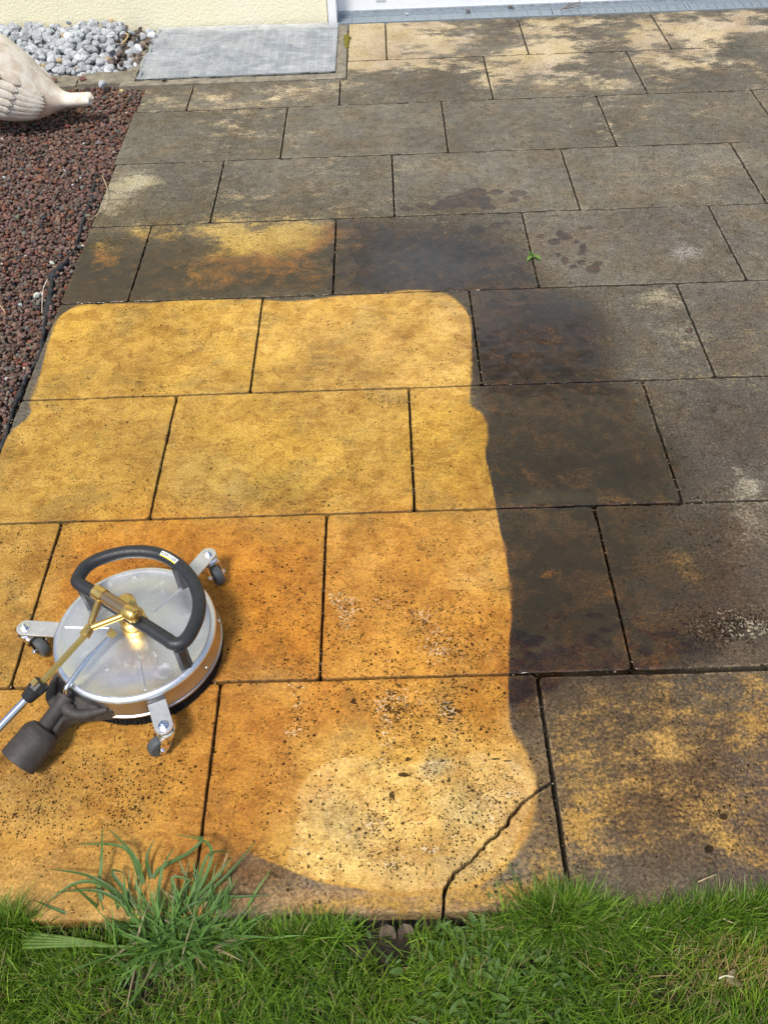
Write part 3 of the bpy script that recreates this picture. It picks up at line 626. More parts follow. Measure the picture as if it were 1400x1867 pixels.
# grey crushed granite by the wall
tg, F2 = chunks(24, 2, 5, .0)
P = []; S = []
for lay in range(3):
    for x in np.arange(-2.3, -.92, .026):
        for y in np.arange(2.95, 3.42, .026):
            X = x+rng.uniform(-.012, .012); Y = y+rng.uniform(-.012, .012); t = (3.42-Y)
            front = 2.955+.012*math.sin(X*9)+max(0, X+1.12)*.35
            if Y < front: continue
            hgt = .030+.045*np.clip((Y-front)/.25, 0, 1)*np.clip((-.90-X)/.22, .2, 1)
            z = -.03+(hgt)*(lay/2.0)+rng.uniform(-.006, .006)
            if lay == 2 and rng.random() > .75: continue
            P.append((X, Y, z)); S.append(rng.uniform(.013, .024))
P = np.array(P); S = np.array(S); n = len(P)
P = P[(P[:, 1] < 3.415)]; S = S[:len(P)]; n = len(P)
c = np.tile([.38, .40, .42], (n, 1))*rng.uniform(.72, 1.25, (n, 1)); q = rng.random(n)
c[q > .975] = (.42, .32, .19); c[(q > .93) & (q < .975)] = (.66, .68, .70)
mdark = (P[:, 0] > -1.02+.03*rng.normal(size=n)) | (P[:, 1] < 3.0+.0*P[:, 0]-.0)
sel = (P[:, 0] > -1.04) & (rng.random(n) < .75); c[sel] = np.array([.11, .085, .07])*rng.uniform(.5, 1.6, (sel.sum(), 1)); S[sel] *= .7
tag(scatter('granite_chippings', P, S, tg, F2, c, stone_mat('granite', 420, .55, .8, .0006), False), kind='stuff')

# ------------------------------------------------------------------ concrete pieces
def concrete(name, col, scale=35):
    m = NT(name); a = m.noise(scale, 7, .7); f = m.noise(350, 4, .7); v = m.vor(140)
    c = m.mix(m.ramp(a, .35, .65), tuple(x*.62 for x in col), tuple(x*1.15 for x in col))
    c = m.mix(1., c, m.grey(m.ramp(f, .3, .7, .72, 1.25)), 'MULTIPLY')
    c = m.mix(m.math('MULTIPLY', m.ramp(v.outputs['Distance'], .12, .2, 1, 0), m.ramp(m.n_sep(v.outputs['Color']), .8, .85)), c, (.06, .05, .035))
    m.P('Base Color', c); m.P('Roughness', .92); m.bump(m.math('ADD', m.math('MULTIPLY', f, .0012), m.math('MULTIPLY', a, .003))); return m.m
M_CON = concrete('light_well_concrete', (.27, .235, .175)); M_EDGE = concrete('edging_concrete', (.25, .22, .165), 22)
def rough_block(name, x0, x1, y0, y1, z0, z1, mat, parent=None, amp=.003, step=.02):
    nx = max(2, int((x1-x0)/step)); ny = max(2, int((y1-y0)/step)); b = MB()
    X, Y = np.meshgrid(np.linspace(x0, x1, nx+1), np.linspace(y0, y1, ny+1)); x = X.ravel(); y = Y.ravel()
    ed = (x < x0+1e-6) | (x > x1-1e-6) | (y < y0+1e-6) | (y > y1-1e-6)
    z = z1+(fbm(x, y, 25, 3, 8)-.5)*amp*1.5-ed*.003
    x = x+ed*(fbm(X.ravel(), Y.ravel(), 40, 2, 6)-.5)*amp; y = y+ed*(fbm(X.ravel(), Y.ravel(), 40, 2, 7)-.5)*amp
    i = np.arange(len(x)).reshape(ny+1, nx+1)
    F = np.stack([i[:-1, :-1], i[:-1, 1:], i[1:, 1:], i[1:, :-1]], -1).reshape(-1, 4)
    loop = np.concatenate([i[0, :-1], i[:-1, -1], i[-1, :0:-1], i[:0:-1, 0]]); m = len(loop); nv = len(x)
    side = np.stack([np.roll(loop, -1), loop, nv+np.arange(m), nv+(np.arange(m)+1) % m], 1)
    b.add(np.concatenate([np.stack([x, y, z], 1), np.stack([x[loop], y[loop], np.full(m, z0)], 1)]), np.concatenate([F, side]))
    return b.build(name, mat, parent)
e1 = rough_block('edging_stone', -1.145, -.925, 2.845, 2.955, -.049, .006, M_EDGE, amp=.012, step=.012)
tag(e1, 'sandy concrete edging stone touching the corner of the light well', 'edging stone', 'concrete edging stones between gravel and chippings')
e2 = rough_block('edging_stone', -1.70, -1.152, 2.835, 2.945, -.049, .003, M_EDGE, amp=.012, step=.012)
tag(e2, 'concrete edging stone partly behind the bird statue tail', 'edging stone', 'concrete edging stones between gravel and chippings')

LW = empty('light_well', (-.48, 3.12, -.049), 'concrete framed light well sunk beside the house wall', 'light well')
rough_block('frame', -.962, -.030, 2.812, 2.862, -.049, .004, M_CON, LW, amp=.005, step=.01)
rough_block('frame', -.962, -.912, 2.862, 3.425, -.049, .003, M_CON, LW, amp=.004, step=.01)
rough_block('frame', -.072, -.030, 2.862, 3.405, -.049, .003, M_CON, LW, amp=.004, step=.01)
M_GALV = simple('galvanised_steel', (.52, .55, .58), .42, .85, .25, 60)
M_PIT = simple('pit_floor', (.10, .10, .10), .9)
b = MB()
for x in np.arange(-.905, -.075, .0333): b.box(x, x+.002, 2.866, 3.418, -.028, -.010)
for y in np.arange(2.875, 3.415, .0333): b.box(-.909, -.075, y, y+.003, -.019, -.0085)
b.build('grate', M_GALV, LW, smooth=False)
b = MB(); b.box(-.911, -.073, 2.863, 3.42, -.0485, -.045); b.build('pit_floor', M_PIT, LW, smooth=False)
# insect mesh cloth
def net_mat():
    m = NT('insect_net'); t = m.t
    br = m.n('ShaderNodeBsdfTransparent'); mx = m.n('ShaderNodeMixShader')
    f = m.noise(1500, 2); a = m.noise(9, 4, .6, .5)
    m.P('Base Color', m.mix(m.ramp(a, .35, .65), (.36, .39, .42), (.52, .55, .57))); m.P('Roughness', .55); 
    tc = m.n('ShaderNodeSeparateXYZ'); m.set(tc.inputs[0], m.pos())
    gx = m.math('ABSOLUTE', m.math('SINE', m.math('MULTIPLY', tc.outputs[0], 90))); gy = m.math('ABSOLUTE', m.math('SINE', m.math('MULTIPLY', tc.outputs[1], 125)))
    fold = m.math('MAXIMUM', m.ramp(gx, .965, 1.0), m.ramp(gy, .95, 1.0))
    al = m.math('ADD', .60, m.math('MULTIPLY', fold, .14))
    m.set(mx.inputs[0], al); t.links.new(br.outputs[0], mx.inputs[1]); t.links.new(m.b.outputs[0], mx.inputs[2]); t.links.new(mx.outputs[0], m.out.inputs[0]); return m.m
c4 = np.array([[-.902, 2.852], [-.074, 2.860], [-.072, 3.402], [-.905, 3.425]])
s, t = np.meshgrid(np.linspace(0, 1, 180), np.linspace(0, 1, 130)); s = s.ravel(); t = t.ravel()
x = (1-t)*((1-s)*c4[0, 0]+s*c4[1, 0])+t*((1-s)*c4[3, 0]+s*c4[2, 0]); y = (1-t)*((1-s)*c4[0, 1]+s*c4[1, 1])+t*((1-s)*c4[3, 1]+s*c4[2, 1])
x += .006*np.sin(t*15)*(s < .02)
wr = np.abs(fbm(x*.55+.2*y, y*2.6+.25*np.sin(x*5), 7, 4, 11)-.5)
rid = np.exp(-(wr/.035)**2)
wr2 = np.exp(-(np.abs(fbm(x*.8, y*2.2, 16, 3, 21)-.5)/.03)**2)
z = -.002+.0085*rid+.004*wr2+.004*fbm(x, y, 12, 2, 3)
ed = np.minimum(np.minimum(s, 1-s), np.minimum(t, 1-t)); z = np.where(ed < .012, np.maximum(z, .006), z)+.004*np.exp(-ed/.012)
z = np.maximum(z, -.004)+.002
i = np.arange(180*130).reshape(130, 180); F = np.stack([i[:-1, :-1], i[:-1, 1:], i[1:, 1:], i[1:, :-1]], -1).reshape(-1, 4)
o = link('insect_mesh', np_mesh('insect_mesh', np.stack([x+.48, y-3.12, z], 1), [F]), net_mat(), loc=(-.48, 3.12, 0))
tag(o, 'crinkled white insect netting spread over the light well grate', 'netting')

# ------------------------------------------------------------------ house wall, patio door, drain
def stucco():
    m = NT('cream_stucco'); a = m.noise(95, 2, .5, .4); f = m.noise(420, 1); g = m.noise(3, 5, .6)
    m.P('Base Color', m.mix(m.ramp(g, .3, .7), (.86, .80, .56), (.88, .83, .62))); m.P('Roughness', .9)
    m.bump(m.math('ADD', m.math('MULTIPLY', a, .0030), m.math('MULTIPLY', f, .0003))); return m.m
HS = empty('house', (-1, 3.6, 0), 'cream stuccoed house with a white patio door behind the terrace', 'house')
M_ST = stucco()
b = MB(); b.box(-4.5, -.122, 3.430, 3.75, -.05, 5.4); b.box(-.122, 2.70, 3.430, 3.75, 2.25, 5.4); b.box(2.70, 6, 3.430, 3.75, -.05, 5.4); b.box(-.120, 2.698, 3.60, 3.74, -.05, .02)
b.build('wall', M_ST, HS, smooth=False)
M_PVC = simple('white_pvc', (.86, .87, .88), .3, var=.03); M_GL = NT('window_glass'); M_GL.P('Base Color', (.60, .66, .72)); M_GL.P('Roughness', .03); M_GL.P('IOR', 1.5); M_GL = M_GL.m
dr = MB()
dr.box(-.118, -.078, 3.418, 3.58, -.020, 2.248); dr.box(2.66, 2.698, 3.418, 3.58, -.02, 2.248)
dr.box(-.078, 2.66, 3.532, 3.598, .014, .175); dr.box(-.078, 2.66, 3.532, 3.598, 2.16, 2.248)
for xx in (-.078, .86, 1.78, 2.60): dr.box(xx, xx+.06, 3.5315, 3.5985, .1752, 2.159)
df = dr.build('door', M_PVC, HS, smooth=False, bevel=.003)
for xx in (.10, 1.02, 1.94):
    b = MB(); b.box(xx, xx+.045, 3.526, 3.534, .055, .075); b.build('drip_cap', M_PVC, df, smooth=False, bevel=.002)
b = MB(); b.box(-.018, .86, 3.56, 3.568, .176, 2.159); b.box(.92, 1.78, 3.56, 3.568, .176, 2.159); b.box(1.84, 2.60, 3.56, 3.568, .176, 2.159)
b.build('glass', M_GL, df, smooth=False)
b = MB()   # galvanised sill flashing strip below the door
b.box(-.078, 2.66, 3.524, 3.531, -.02, .016); b.build('threshold', M_GALV, df, smooth=False)
def grat_mat():
    m = NT('drain_grating_steel'); a = m.noise(55, 5, .7); v = m.vor(160); f = m.noise(300, 3)
    c = m.mix(m.ramp(v.outputs['Distance'], .1, .5), (.20, .25, .29), (.36, .42, .46)); c = m.mix(m.ramp(a, .5, .7, 0, .5), c, (.24, .22, .19))
    m.P('Base Color', c); m.P('Metallic', .35); m.P('Roughness', .5); m.bump(m.math('MULTIPLY', f, .0006)); return m.m
M_GR = grat_mat()
DR = empty('channel_drain', (1.1, 3.47, -.04), 'galvanised channel drain running along the white patio door', 'drain')
b = MB(); b.box(-.112, 2.66, 3.419, 3.4235, -.045, .0025); b.box(-.0775, 2.66, 3.5165, 3.5225, -.045, .004); b.box(-.11, 2.66, 3.4235, 3.5165, -.045, -.038)
b.build('channel', M_GR, DR, smooth=False)
for n_, (a, b_) in enumerate(((-.075, .905), (.911, 1.53), (1.536, 2.15))):
    b = MB(); y0, y1 = 3.4242, 3.516
    b.box(a, b_, y0, y0+.006, -.012, 0.0); b.box(a, b_, y1-.006, y1, -.012, 0.0); b.box(a, a+.006, y0+.0062, y1-.0062, -.012, -.0002); b.box(b_-.006, b_, y0+.0062, y1-.0062, -.012, -.0002)
    st = .0405 if n_ else .058
    for x in np.arange(a+st, b_-.01, st): b.box(x, x+.0028, y0+.0062, y1-.0062, -.012, .0018)
    b.box(a+.0062, b_-.0062, y0+.0062, y1-.0062, -.0065, -.0045)
    for x in np.arange(a+.01, b_-.008, .009): b.box(x, x+.0022, y0+.0064, y1-.0064, -.0044, -.0015)
    b.build('grating', M_GR, DR, smooth=False)
# moss cushion beside the light well frame
def blob_mesh(name, pts, mat, label, cat, seed=0, group=None):
    b = MB(); V0, F0 = ico(3)
    for (x, y, z, r, sz) in pts:
        N = fbm(V0[:, 0]*2+x*9, V0[:, 1]*2+V0[:, 2]*2, 3, 3, seed); V = V0*(.8+.5*N)[:, None]*np.array([r, r*1.15, r*sz])+np.array([x, y, z]); b.add(V, tris=F0)
    return tag(b.build(name, mat, auto=False), label, cat, group)
M_MOSS = simple('moss', (.20, .17, .02), .95, var=.5, scale=500, bump=.004, bscale=500)
blob_mesh('moss_cushion', [(-.032, 3.205, .002, .014, .8), (-.030, 3.235, .003, .016, .8), (-.033, 3.170, .002, .012, .8), (-.031, 3.140, .001, .010, .8), (-.032, 3.265, .001, .010, .8), (-.031, 3.185, .0, .010, .8)], M_MOSS, 'olive brown moss cushion in the joint right of the light well', 'moss')

# ------------------------------------------------------------------ leaf helper, small debris
def leaf_mat(name, c1, c2, trans=.25, rough=.5):
    m = NT(name); v = m.noise(60, 4); m.P('Base Color', m.mix(m.ramp(v, .3, .7), c1, c2)); m.P('Roughness', rough)
    tr = m.n('ShaderNodeBsdfTranslucent'); m.set(tr.inputs[0], tuple(min(1, x*1.5) for x in c2)); mx = m.n('ShaderNodeMixShader'); mx.inputs[0].default_value = trans
    m.t.links.new(m.b.outputs[0], mx.inputs[1]); m.t.links.new(tr.outputs[0], mx.inputs[2]); m.t.links.new(mx.outputs[0], m.out.inputs[0]); return m.m
def add_leaf(b, base, az, L, Wd, pitch, curl=.3, fold=.25, nseg=6, shape='lance'):
    d = np.array([math.cos(az), math.sin(az), 0.0]); sd = np.array([-math.sin(az), math.cos(az), 0.0]); up = np.array([0, 0, 1.0])
    V = []; p = np.array(base, float); ang = pitch
    for i in range(nseg+1):
        t = i/nseg
        wdt = Wd*.5*((4*t**.8*(1-t**.8))**1.1 if shape == 'lance' else (math.sin(math.pi*t**.75)**.6))
        wdt = max(wdt, Wd*.04)
        nrm = -math.sin(ang)*d+math.cos(ang)*up
        V += [p-sd*wdt+nrm*wdt*fold, p, p+sd*wdt+nrm*wdt*fold]
        p = p+(math.cos(ang)*d+math.sin(ang)*up)*L/nseg; ang -= curl/nseg*2
    q = []
    for i in range(nseg):
        a = i*3; q += [[a, a+1, a+4, a+3], [a+1, a+2, a+5, a+4]]
    b.add(V, q)
M_LEAF = leaf_mat('weed_leaf', (.10, .20, .03), (.17, .30, .06)); M_LEAF2 = leaf_mat('broadleaf', (.040, .095, .010), (.10, .18, .022), .2, .6); M_DRY = leaf_mat('dry_leaf', (.075, .055, .036), (.15, .11, .075), .1, .85)
M_STRAW = simple('straw', (.50, .38, .22), .7, var=.3)
# weed seedling in the joint
p0 = at(970, 470)
W1 = empty('weed_seedling', (p0[0], p0[1], 0), 'tiny green two-leaved weed growing in the joint of grey slabs', 'weed')
for az, L, wd in ((rad(230), .030, .013), (rad(-42), .032, .014)):
    b = MB(); add_leaf(b, (p0[0], p0[1], .006), az, L, wd, .35, .5, .35, 8, 'oval'); b.build('leaf', M_LEAF, W1)
b = MB()
for k in range(14): add_leaf(b, (p0[0]+random.uniform(-.006, .004), p0[1]+random.uniform(.0, .012), .006), random.uniform(0, 6.28), random.uniform(.008, .016), .005, random.uniform(.4, 1.2), .6, .3, 4)
b.tube([(p0[0], p0[1], -.02), (p0[0], p0[1], .008)], .0012, 6); b.build('crown', M_LEAF, W1)
# twigs and petals at the drain
def strand(name, pts, r, mat, label, cat, group=None):
    b = MB(); P_ = catmull(np.array(pts), 6); rr = r*(1-.5*np.linspace(0, 1, len(P_))); b.tube(P_, rr, 6)
    return tag(b.build(name, mat, auto=False), label, cat, group)
def gp(u, v, z): return tuple(at(u, v, z))
b = MB()
for pts in ([gp(1022, 18, .008), gp(1035, 12, .02), gp(1056, 4, .03)], [gp(1026, 16, .008), gp(1040, 14, .012), gp(1057, 10, .02)], [gp(1056, 0, .03), gp(1057, 6, .025)], [gp(1030, 14, .01), gp(1038, 6, .02)]): b.tube(catmull(pts, 4), .0016, 6)
tag(b.build('dry_twig', simple('twig_bark', (.16, .10, .06), .8), auto=False), 'branching brown twig lying on the drain grating', 'twig')
def curled_leaf(u, v, z, s, label, az=0., mat=None, name='dry_leaf', pitch=.3, lab2='leaf', w_=.55, grp=None):
    b = MB(); p = at(u, v, z); add_leaf(b, p, az, s, s*w_, pitch, 1.0, .6, 8, 'oval'); return tag(b.build(name, mat or M_DRY), label, lab2, grp)
curled_leaf(848, 22, .004, .030, 'small brown leaf lying alone on the drain grating', .1, pitch=.6)
M_PET = leaf_mat('petal', (.75, .74, .70), (.85, .83, .78), .2)
curled_leaf(738, 26, .003, .030, 'white petal on the drain, left one of two', .1, M_PET, 'petal', .1, 'petal', .4)
curled_leaf(754, 21, .004, .030, 'white petal on the drain, right one of two', .1, M_PET, 'petal', .1, 'petal', .4)
curled_leaf(815, 17, .006, .055, 'pale curled leaf against the bottom rail of the door', .1, leaf_mat('pale_leaf', (.45, .42, .36), (.62, .58, .50)), 'dry_leaf', .5)
curled_leaf(925, 15, .006, .050, 'tan narrow dry leaf between drain and door rail', .05, M_DRY, 'dry_leaf', .3, w_=.25)
# bits in the gravel / beside the light well
strand('dry_stalk', [gp(187, 320, .004), gp(196, 345, .010), gp(192, 372, .012), gp(176, 392, .010), gp(162, 402, .004)], .0016, M_STRAW, 'thin straw stalk curving from gravel onto the slab edge', 'stalk')
strand('dry_stalk', [gp(87, 510, .006), gp(79, 530, .010), gp(77, 570, .006)], .0018, simple('pale_stalk', (.62, .55, .45), .6), 'pale straight stalk lying on the weed membrane', 'stalk')
strand('dry_stalk', [gp(0, 556, .004), gp(8, 566, .008), gp(10, 575, .0)], .0018, M_STRAW, 'short pale stalk in the red gravel at the left photo edge', 'stalk')
bg_ = at(1178, 0)
b = MB(); cc = at(228, 72, .03); b.tube(catmull([cc+np.array([-.004, -.05, .0]), cc+np.array([.012, -.02, .008]), cc+np.array([.012, .03, .008]), cc+np.array([-.004, .055, .004])], 6), [.0035]*19, 8)
tag(b.build('bark_strip', simple('bark_ochre', (.55, .40, .16), .7), auto=False), 'curved ochre bark strip at the end of the grey chippings', 'bark')
# membrane edge
def membrane():
    cl = [(175, 312), (168, 345), (150, 400), (138, 445), (122, 470), (98, 492), (93, 515), (88, 545), (80, 590), (72, 640), (66, 655), (50, 680), (36, 710), (22, 745), (10, 790), (-6, 830)]
    wd = [.003, .006, .005, .002, .002, .012, .005, .011, .004, .007, .005, .002, .007, .003, .004, .012]
    C = catmull(np.array([at(u, v, 0) for u, v in cl]), 10); W_ = catmull(np.array([[x, 0, 0] for x in wd]), 10)[:, 0]
    T = np.gradient(C, axis=0); T /= np.linalg.norm(T, axis=1)[:, None]; N = np.stack([-T[:, 1], T[:, 0], 0*T[:, 0]], 1)
    m = len(C); V = []; K = 7
    for i in range(m):
        for k in range(K):
            s_ = k/(K-1)*2-1; w_ = W_[i]*(1+.35*math.sin(i*1.7)+.3*math.sin(i*.63))
            V.append(C[i]+N[i]*s_*w_+np.array([0, 0, -.020+.016*(1-s_*s_)**.5+.003*math.sin(i*1.1+k)+.002*math.sin(i*2.7)]))
    i = np.arange(m*K).reshape(m, K); F = np.stack([i[:-1, :-1], i[:-1, 1:], i[1:, 1:], i[1:, :-1]], -1).reshape(-1, 4)
    b = MB(); b.add(V, F); o = b.build('weed_membrane', simple('black_fleece', (.030, .031, .034), .75, var=.3, scale=80, bump=.001, bscale=500), auto=False)
    md = o.modifiers.new('thickness', 'SOLIDIFY'); md.thickness = .0012
    return tag(o, 'ragged black weed membrane edge poking out of the red gravel', 'weed membrane')
membrane()

# ------------------------------------------------------------------ goose statue
def goose():
    C = empty('goose_statue', (-1.25, 2.52, -.02), 'pale terracotta goose statue lying on red gravel, wing and tail in view', 'statue')
    m = NT('weathered_terracotta'); a = m.noise(22, 6, .65, .5); f = m.noise(180, 5, .7); nz = m.noise(6, 3)
    c = m.mix(m.ramp(a, .35, .62), (.60, .50, .39), (.78, .72, .62)); c = m.mix(m.ramp(nz, .55, .7, 0, .6), c, (.62, .40, .26))
    c = m.mix(m.ramp(f, .55, .75, 0, .4), c, (.42, .34, .27)); m.P('Base Color', c); m.P('Roughness', .8)
    m.bump(m.math('ADD', m.math('MULTIPLY', a, .002), m.math('MULTIPLY', f, .0006))); M = m.m
    # rings along the spine: x, z, half width, half height
    R = np.array([(-.988, .084, .004, .003), (-.989, .084, .030, .017), (-1.0, .083, .034, .021), (-1.04, .082, .033, .022), (-1.08, .083, .035, .025), (-1.11, .087, .048, .038), (-1.15, .096, .078, .068), (-1.20, .112, .105, .100),
         (-1.26, .140, .125, .130), (-1.33, .180, .135, .150), (-1.40, .240, .120, .140), (-1.44, .310, .092, .100), (-1.455, .380, .062, .066), (-1.465, .450, .046, .048), (-1.470, .510, .040, .044),
         (-1.488, .556, .043, .048), (-1.525, .578, .040, .042), (-1.565, .578, .024, .024), (-1.61, .570, .016, .011), (-1.64, .566, .008, .005), (-1.643, .565, .001, .001)])
    R = catmull(R, 6); yc = 2.50; n = 56; V = []; Tg = np.gradient(R[:, :2], axis=0); Tg /= np.linalg.norm(Tg, axis=1)[:, None]+1e-12
    for _ in range(3): Tg[1:-1] = (Tg[:-2]+Tg[1:-1]*2+Tg[2:])/4
    Nn = np.stack([Tg[:, 1], -Tg[:, 0]], 1); Nn /= np.linalg.norm(Nn, axis=1)[:, None]
    for i, (x, z, wy, hz) in enumerate(R):
        for t in np.linspace(0, 2*np.pi, n, endpoint=False):
            ct, st = math.cos(t), math.sin(t)
            tail = np.clip((x+1.075)/.03, 0, 1); hh = hz*st; hy = wy*ct
            rip = .0028*math.sin(hy*230+1)*tail*max(0, st)
            V.append([x+Nn[i, 0]*(hh+rip), yc+hy, max(z+Nn[i, 1]*(hh+rip), -.012)])
    F = []; m_ = len(R)
    for i in range(m_-1):
        for k in range(n):
            l = (k+1) % n; F.append([i*n+k, (i+1)*n+k, (i+1)*n+l, i*n+l])
    b = MB(); b.add(V, F, polys=[list(range(n)), list(range((m_-1)*n, m_*n))[::-1]])
    o = b.build('body', M, C)
    for side in (-1, 1):
        b = MB(); b.lathe([(.0002, -.002), (.004, -.0015), (.006, 0), (.004, .0015), (.0002, .002)], (-1.52, yc+side*.0405, .588), 20, axis=(0, side, .1)); b.build('eye', M, C)
    # wing with layered feathers on the side seen
    for side in (-1, 1):
        b = MB()
        def surf(x, ang):   # point and normal on the flank
            xs = R[:, 0][::-1]; f = lambda c: np.interp(x, xs[-100:], c[::-1][-100:])
            wy, hz, z, ux, uz = f(R[:, 2]), f(R[:, 3]), f(R[:, 1]), f(Nn[:, 0]), f(Nn[:, 1])
            p = np.array([x+ux*hz*math.sin(ang), yc+side*wy*math.cos(ang), z+uz*hz*math.sin(ang)]); nn = np.array([ux*math.sin(ang)/hz, side*math.cos(ang)/wy, uz*math.sin(ang)/hz]); nn /= np.linalg.norm(nn); return p, nn
        def feather(x0, a0, x1, a1, w_, th, lift):
            P_ = []; NN = []; S_ = []
            for t in np.linspace(0, 1, 14):
                x = x0+(x1-x0)*t; a = a0+(a1-a0)*t; p, nn = surf(x, a); P_.append(p+nn*(lift-.002+.006*t)); NN.append(nn)
            P_ = np.array(P_); T = np.gradient(P_, axis=0); T /= np.linalg.norm(T, axis=1)[:, None]; V = []; K = 9
            for i_, t in enumerate(np.linspace(0, 1, 14)):
                bb = np.cross(NN[i_], T[i_]); bb /= np.linalg.norm(bb); ww = w_*(math.sqrt(max(0, 1-max(0, (t-.72)/.28)**2)))*(.75+.25*min(1, t*3))+.0004
                for k in range(K):
                    s_ = -1+2*k/(K-1); V.append(P_[i_]+bb*ww*s_+NN[i_]*th*(1-s_*s_)**.5*(1 if t < .97 else .3))
            i = np.arange(14*K).reshape(14, K); q = np.stack([i[:-1, :-1], i[:-1, 1:], i[1:, 1:], i[1:, :-1]], -1).reshape(-1, 4); b.add(V, q)
        for k in range(7): feather(-1.245-.006*k, .62-.19*k, -1.128-.0025*abs(k-3.5)**1.6-.004*k, .50-.17*k, .0125, .0045, .004)
        for k in range(6): feather(-1.315+.002*k, .60-.22*k, -1.222-.005*k, .60-.215*k, .0150, .0045, .006)
        for k in range(5): feather(-1.365, .50-.24*k, -1.285-.006*k, .52-.23*k, .0170, .0045, .007)
        for k in range(4): feather(-1.395, .40-.27*k, -1.335-.006*k, .42-.26*k, .0190, .0045, .007)
        o = b.build('wing', M, C)
        md = o.modifiers.new('thickness', 'SOLIDIFY'); md.thickness = .006; md.offset = -1
    return C
goose()

# ------------------------------------------------------------------ surface cleaner
def metal(name, col, rough, scr=.12, aniso=0):
    m = NT(name); a = m.noise(9, 4, .6); s_ = m.noise(300, 3, .6)
    mp = m.n('ShaderNodeMapping'); m.set(mp.inputs[0], m.pos()); mp.inputs[3].default_value = (30, 400, 30); mp.inputs[2].default_value = (0, 0, .6)
    st = m.noise(1, 3, .7, 0, vec=mp.outputs[0])
    m.P('Base Color', m.mix(1., col, m.grey(m.ramp(s_, .3, .7, .93, 1.05)), 'MULTIPLY')); m.P('Metallic', 1.0)
    sp_ = m.vor(210); spots = m.math('MULTIPLY', m.ramp(sp_.outputs['Distance'], .18, .26, 1, 0), m.ramp(m.n_sep(sp_.outputs['Color']), .90, .93)); smear = m.ramp(m.noise(34, 6, .7, 1.0), .54, .68, 0, .14)
    m.P('Roughness', m.math('ADD', m.math('ADD', m.ramp(a, .3, .7, rough-.05, rough+.06), m.math('MULTIPLY', st, scr)), m.math('ADD', smear, m.math('MULTIPLY', spots, .2)))); return m.m
M_STEEL = metal('brushed_stainless', (.84, .85, .87), .36, .03); M_ZINC = simple('zinc_plate', (.66, .66, .65), .38, .7, .08, 60); M_CHROME = metal('chrome', (.86, .86, .87), .10, .03)
M_BRASS = metal('brass', (.74, .50, .16), .33, .06); M_BRASSD = metal('tarnished_brass', (.42, .29, .17), .32, .1)
M_BLK = simple('black_rubber', (.022, .024, .027), .42, var=.2, scale=90, bump=.0003, bscale=900); M_PLS = simple('dusty_black_plastic', (.050, .043, .038), .6, var=.25, scale=70, bump=.0005, bscale=700)
M_SKIRT = simple('black_bristle', (.008, .008, .008), .9, var=.5, scale=600, bump=.003, bscale=900); M_WHEEL = simple('grey_wheel_rubber', (.075, .085, .09), .55)
HC = np.array([-.384, .067, 0])
SCL = empty('surface_cleaner', (HC[0], HC[1], 0), 'round stainless steel surface cleaner with brass swivel and black ring handle', 'surface cleaner')
zt_ = .088; Rr = .1535
b = MB(); b.lathe([(.030, zt_+.0035), (.06, zt_+.002), (.11, zt_-.0008), (.136, zt_-.0015), (.1415, zt_+.0005), (.1465, zt_+.0015), (.1505, zt_-.0005), (Rr, zt_-.004), (Rr+.0008, zt_-.007)], HC, 128, cap0=True)
hous = b.build('housing', M_STEEL, SCL)
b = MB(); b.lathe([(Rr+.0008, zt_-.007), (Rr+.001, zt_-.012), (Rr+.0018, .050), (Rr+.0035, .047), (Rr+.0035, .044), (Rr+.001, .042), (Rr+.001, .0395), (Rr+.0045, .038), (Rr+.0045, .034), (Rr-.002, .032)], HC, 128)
b.build('housing_band', metal('shaded_steel', (.50, .50, .51), .30, .04), SCL)  # same steel as the plate, shade of the side wall put into a darker colour
for d_ in range(0, 360, 40):
    b = MB(); a = rad(d_+14); c = HC+np.array([math.cos(a)*(Rr+.0015), math.sin(a)*(Rr+.0015), .056]); V0, F0 = ico(2); b.add(V0*.0032+c, tris=F0); b.build('rivet', M_CHROME, hous)
nb_ = 260; b = MB()
b.lathe([(.148, .036), (.1495, .02), (.151, .0005), (.145, .0005), (.143, .036)], HC, 128)
for k in range(nb_*2):
    a = 2*math.pi*k/(nb_*2)+random.uniform(-.01, .01); r = .1505+random.uniform(0, .0022)
    p = HC+np.array([math.cos(a)*(r-.002), math.sin(a)*(r-.002), .036]); q = HC+np.array([math.cos(a)*(r+.001), math.sin(a)*(r+.001), .0005]); b.tube([p, q], .0011, 5)
b.build('brush_skirt', M_SKIRT, SCL)
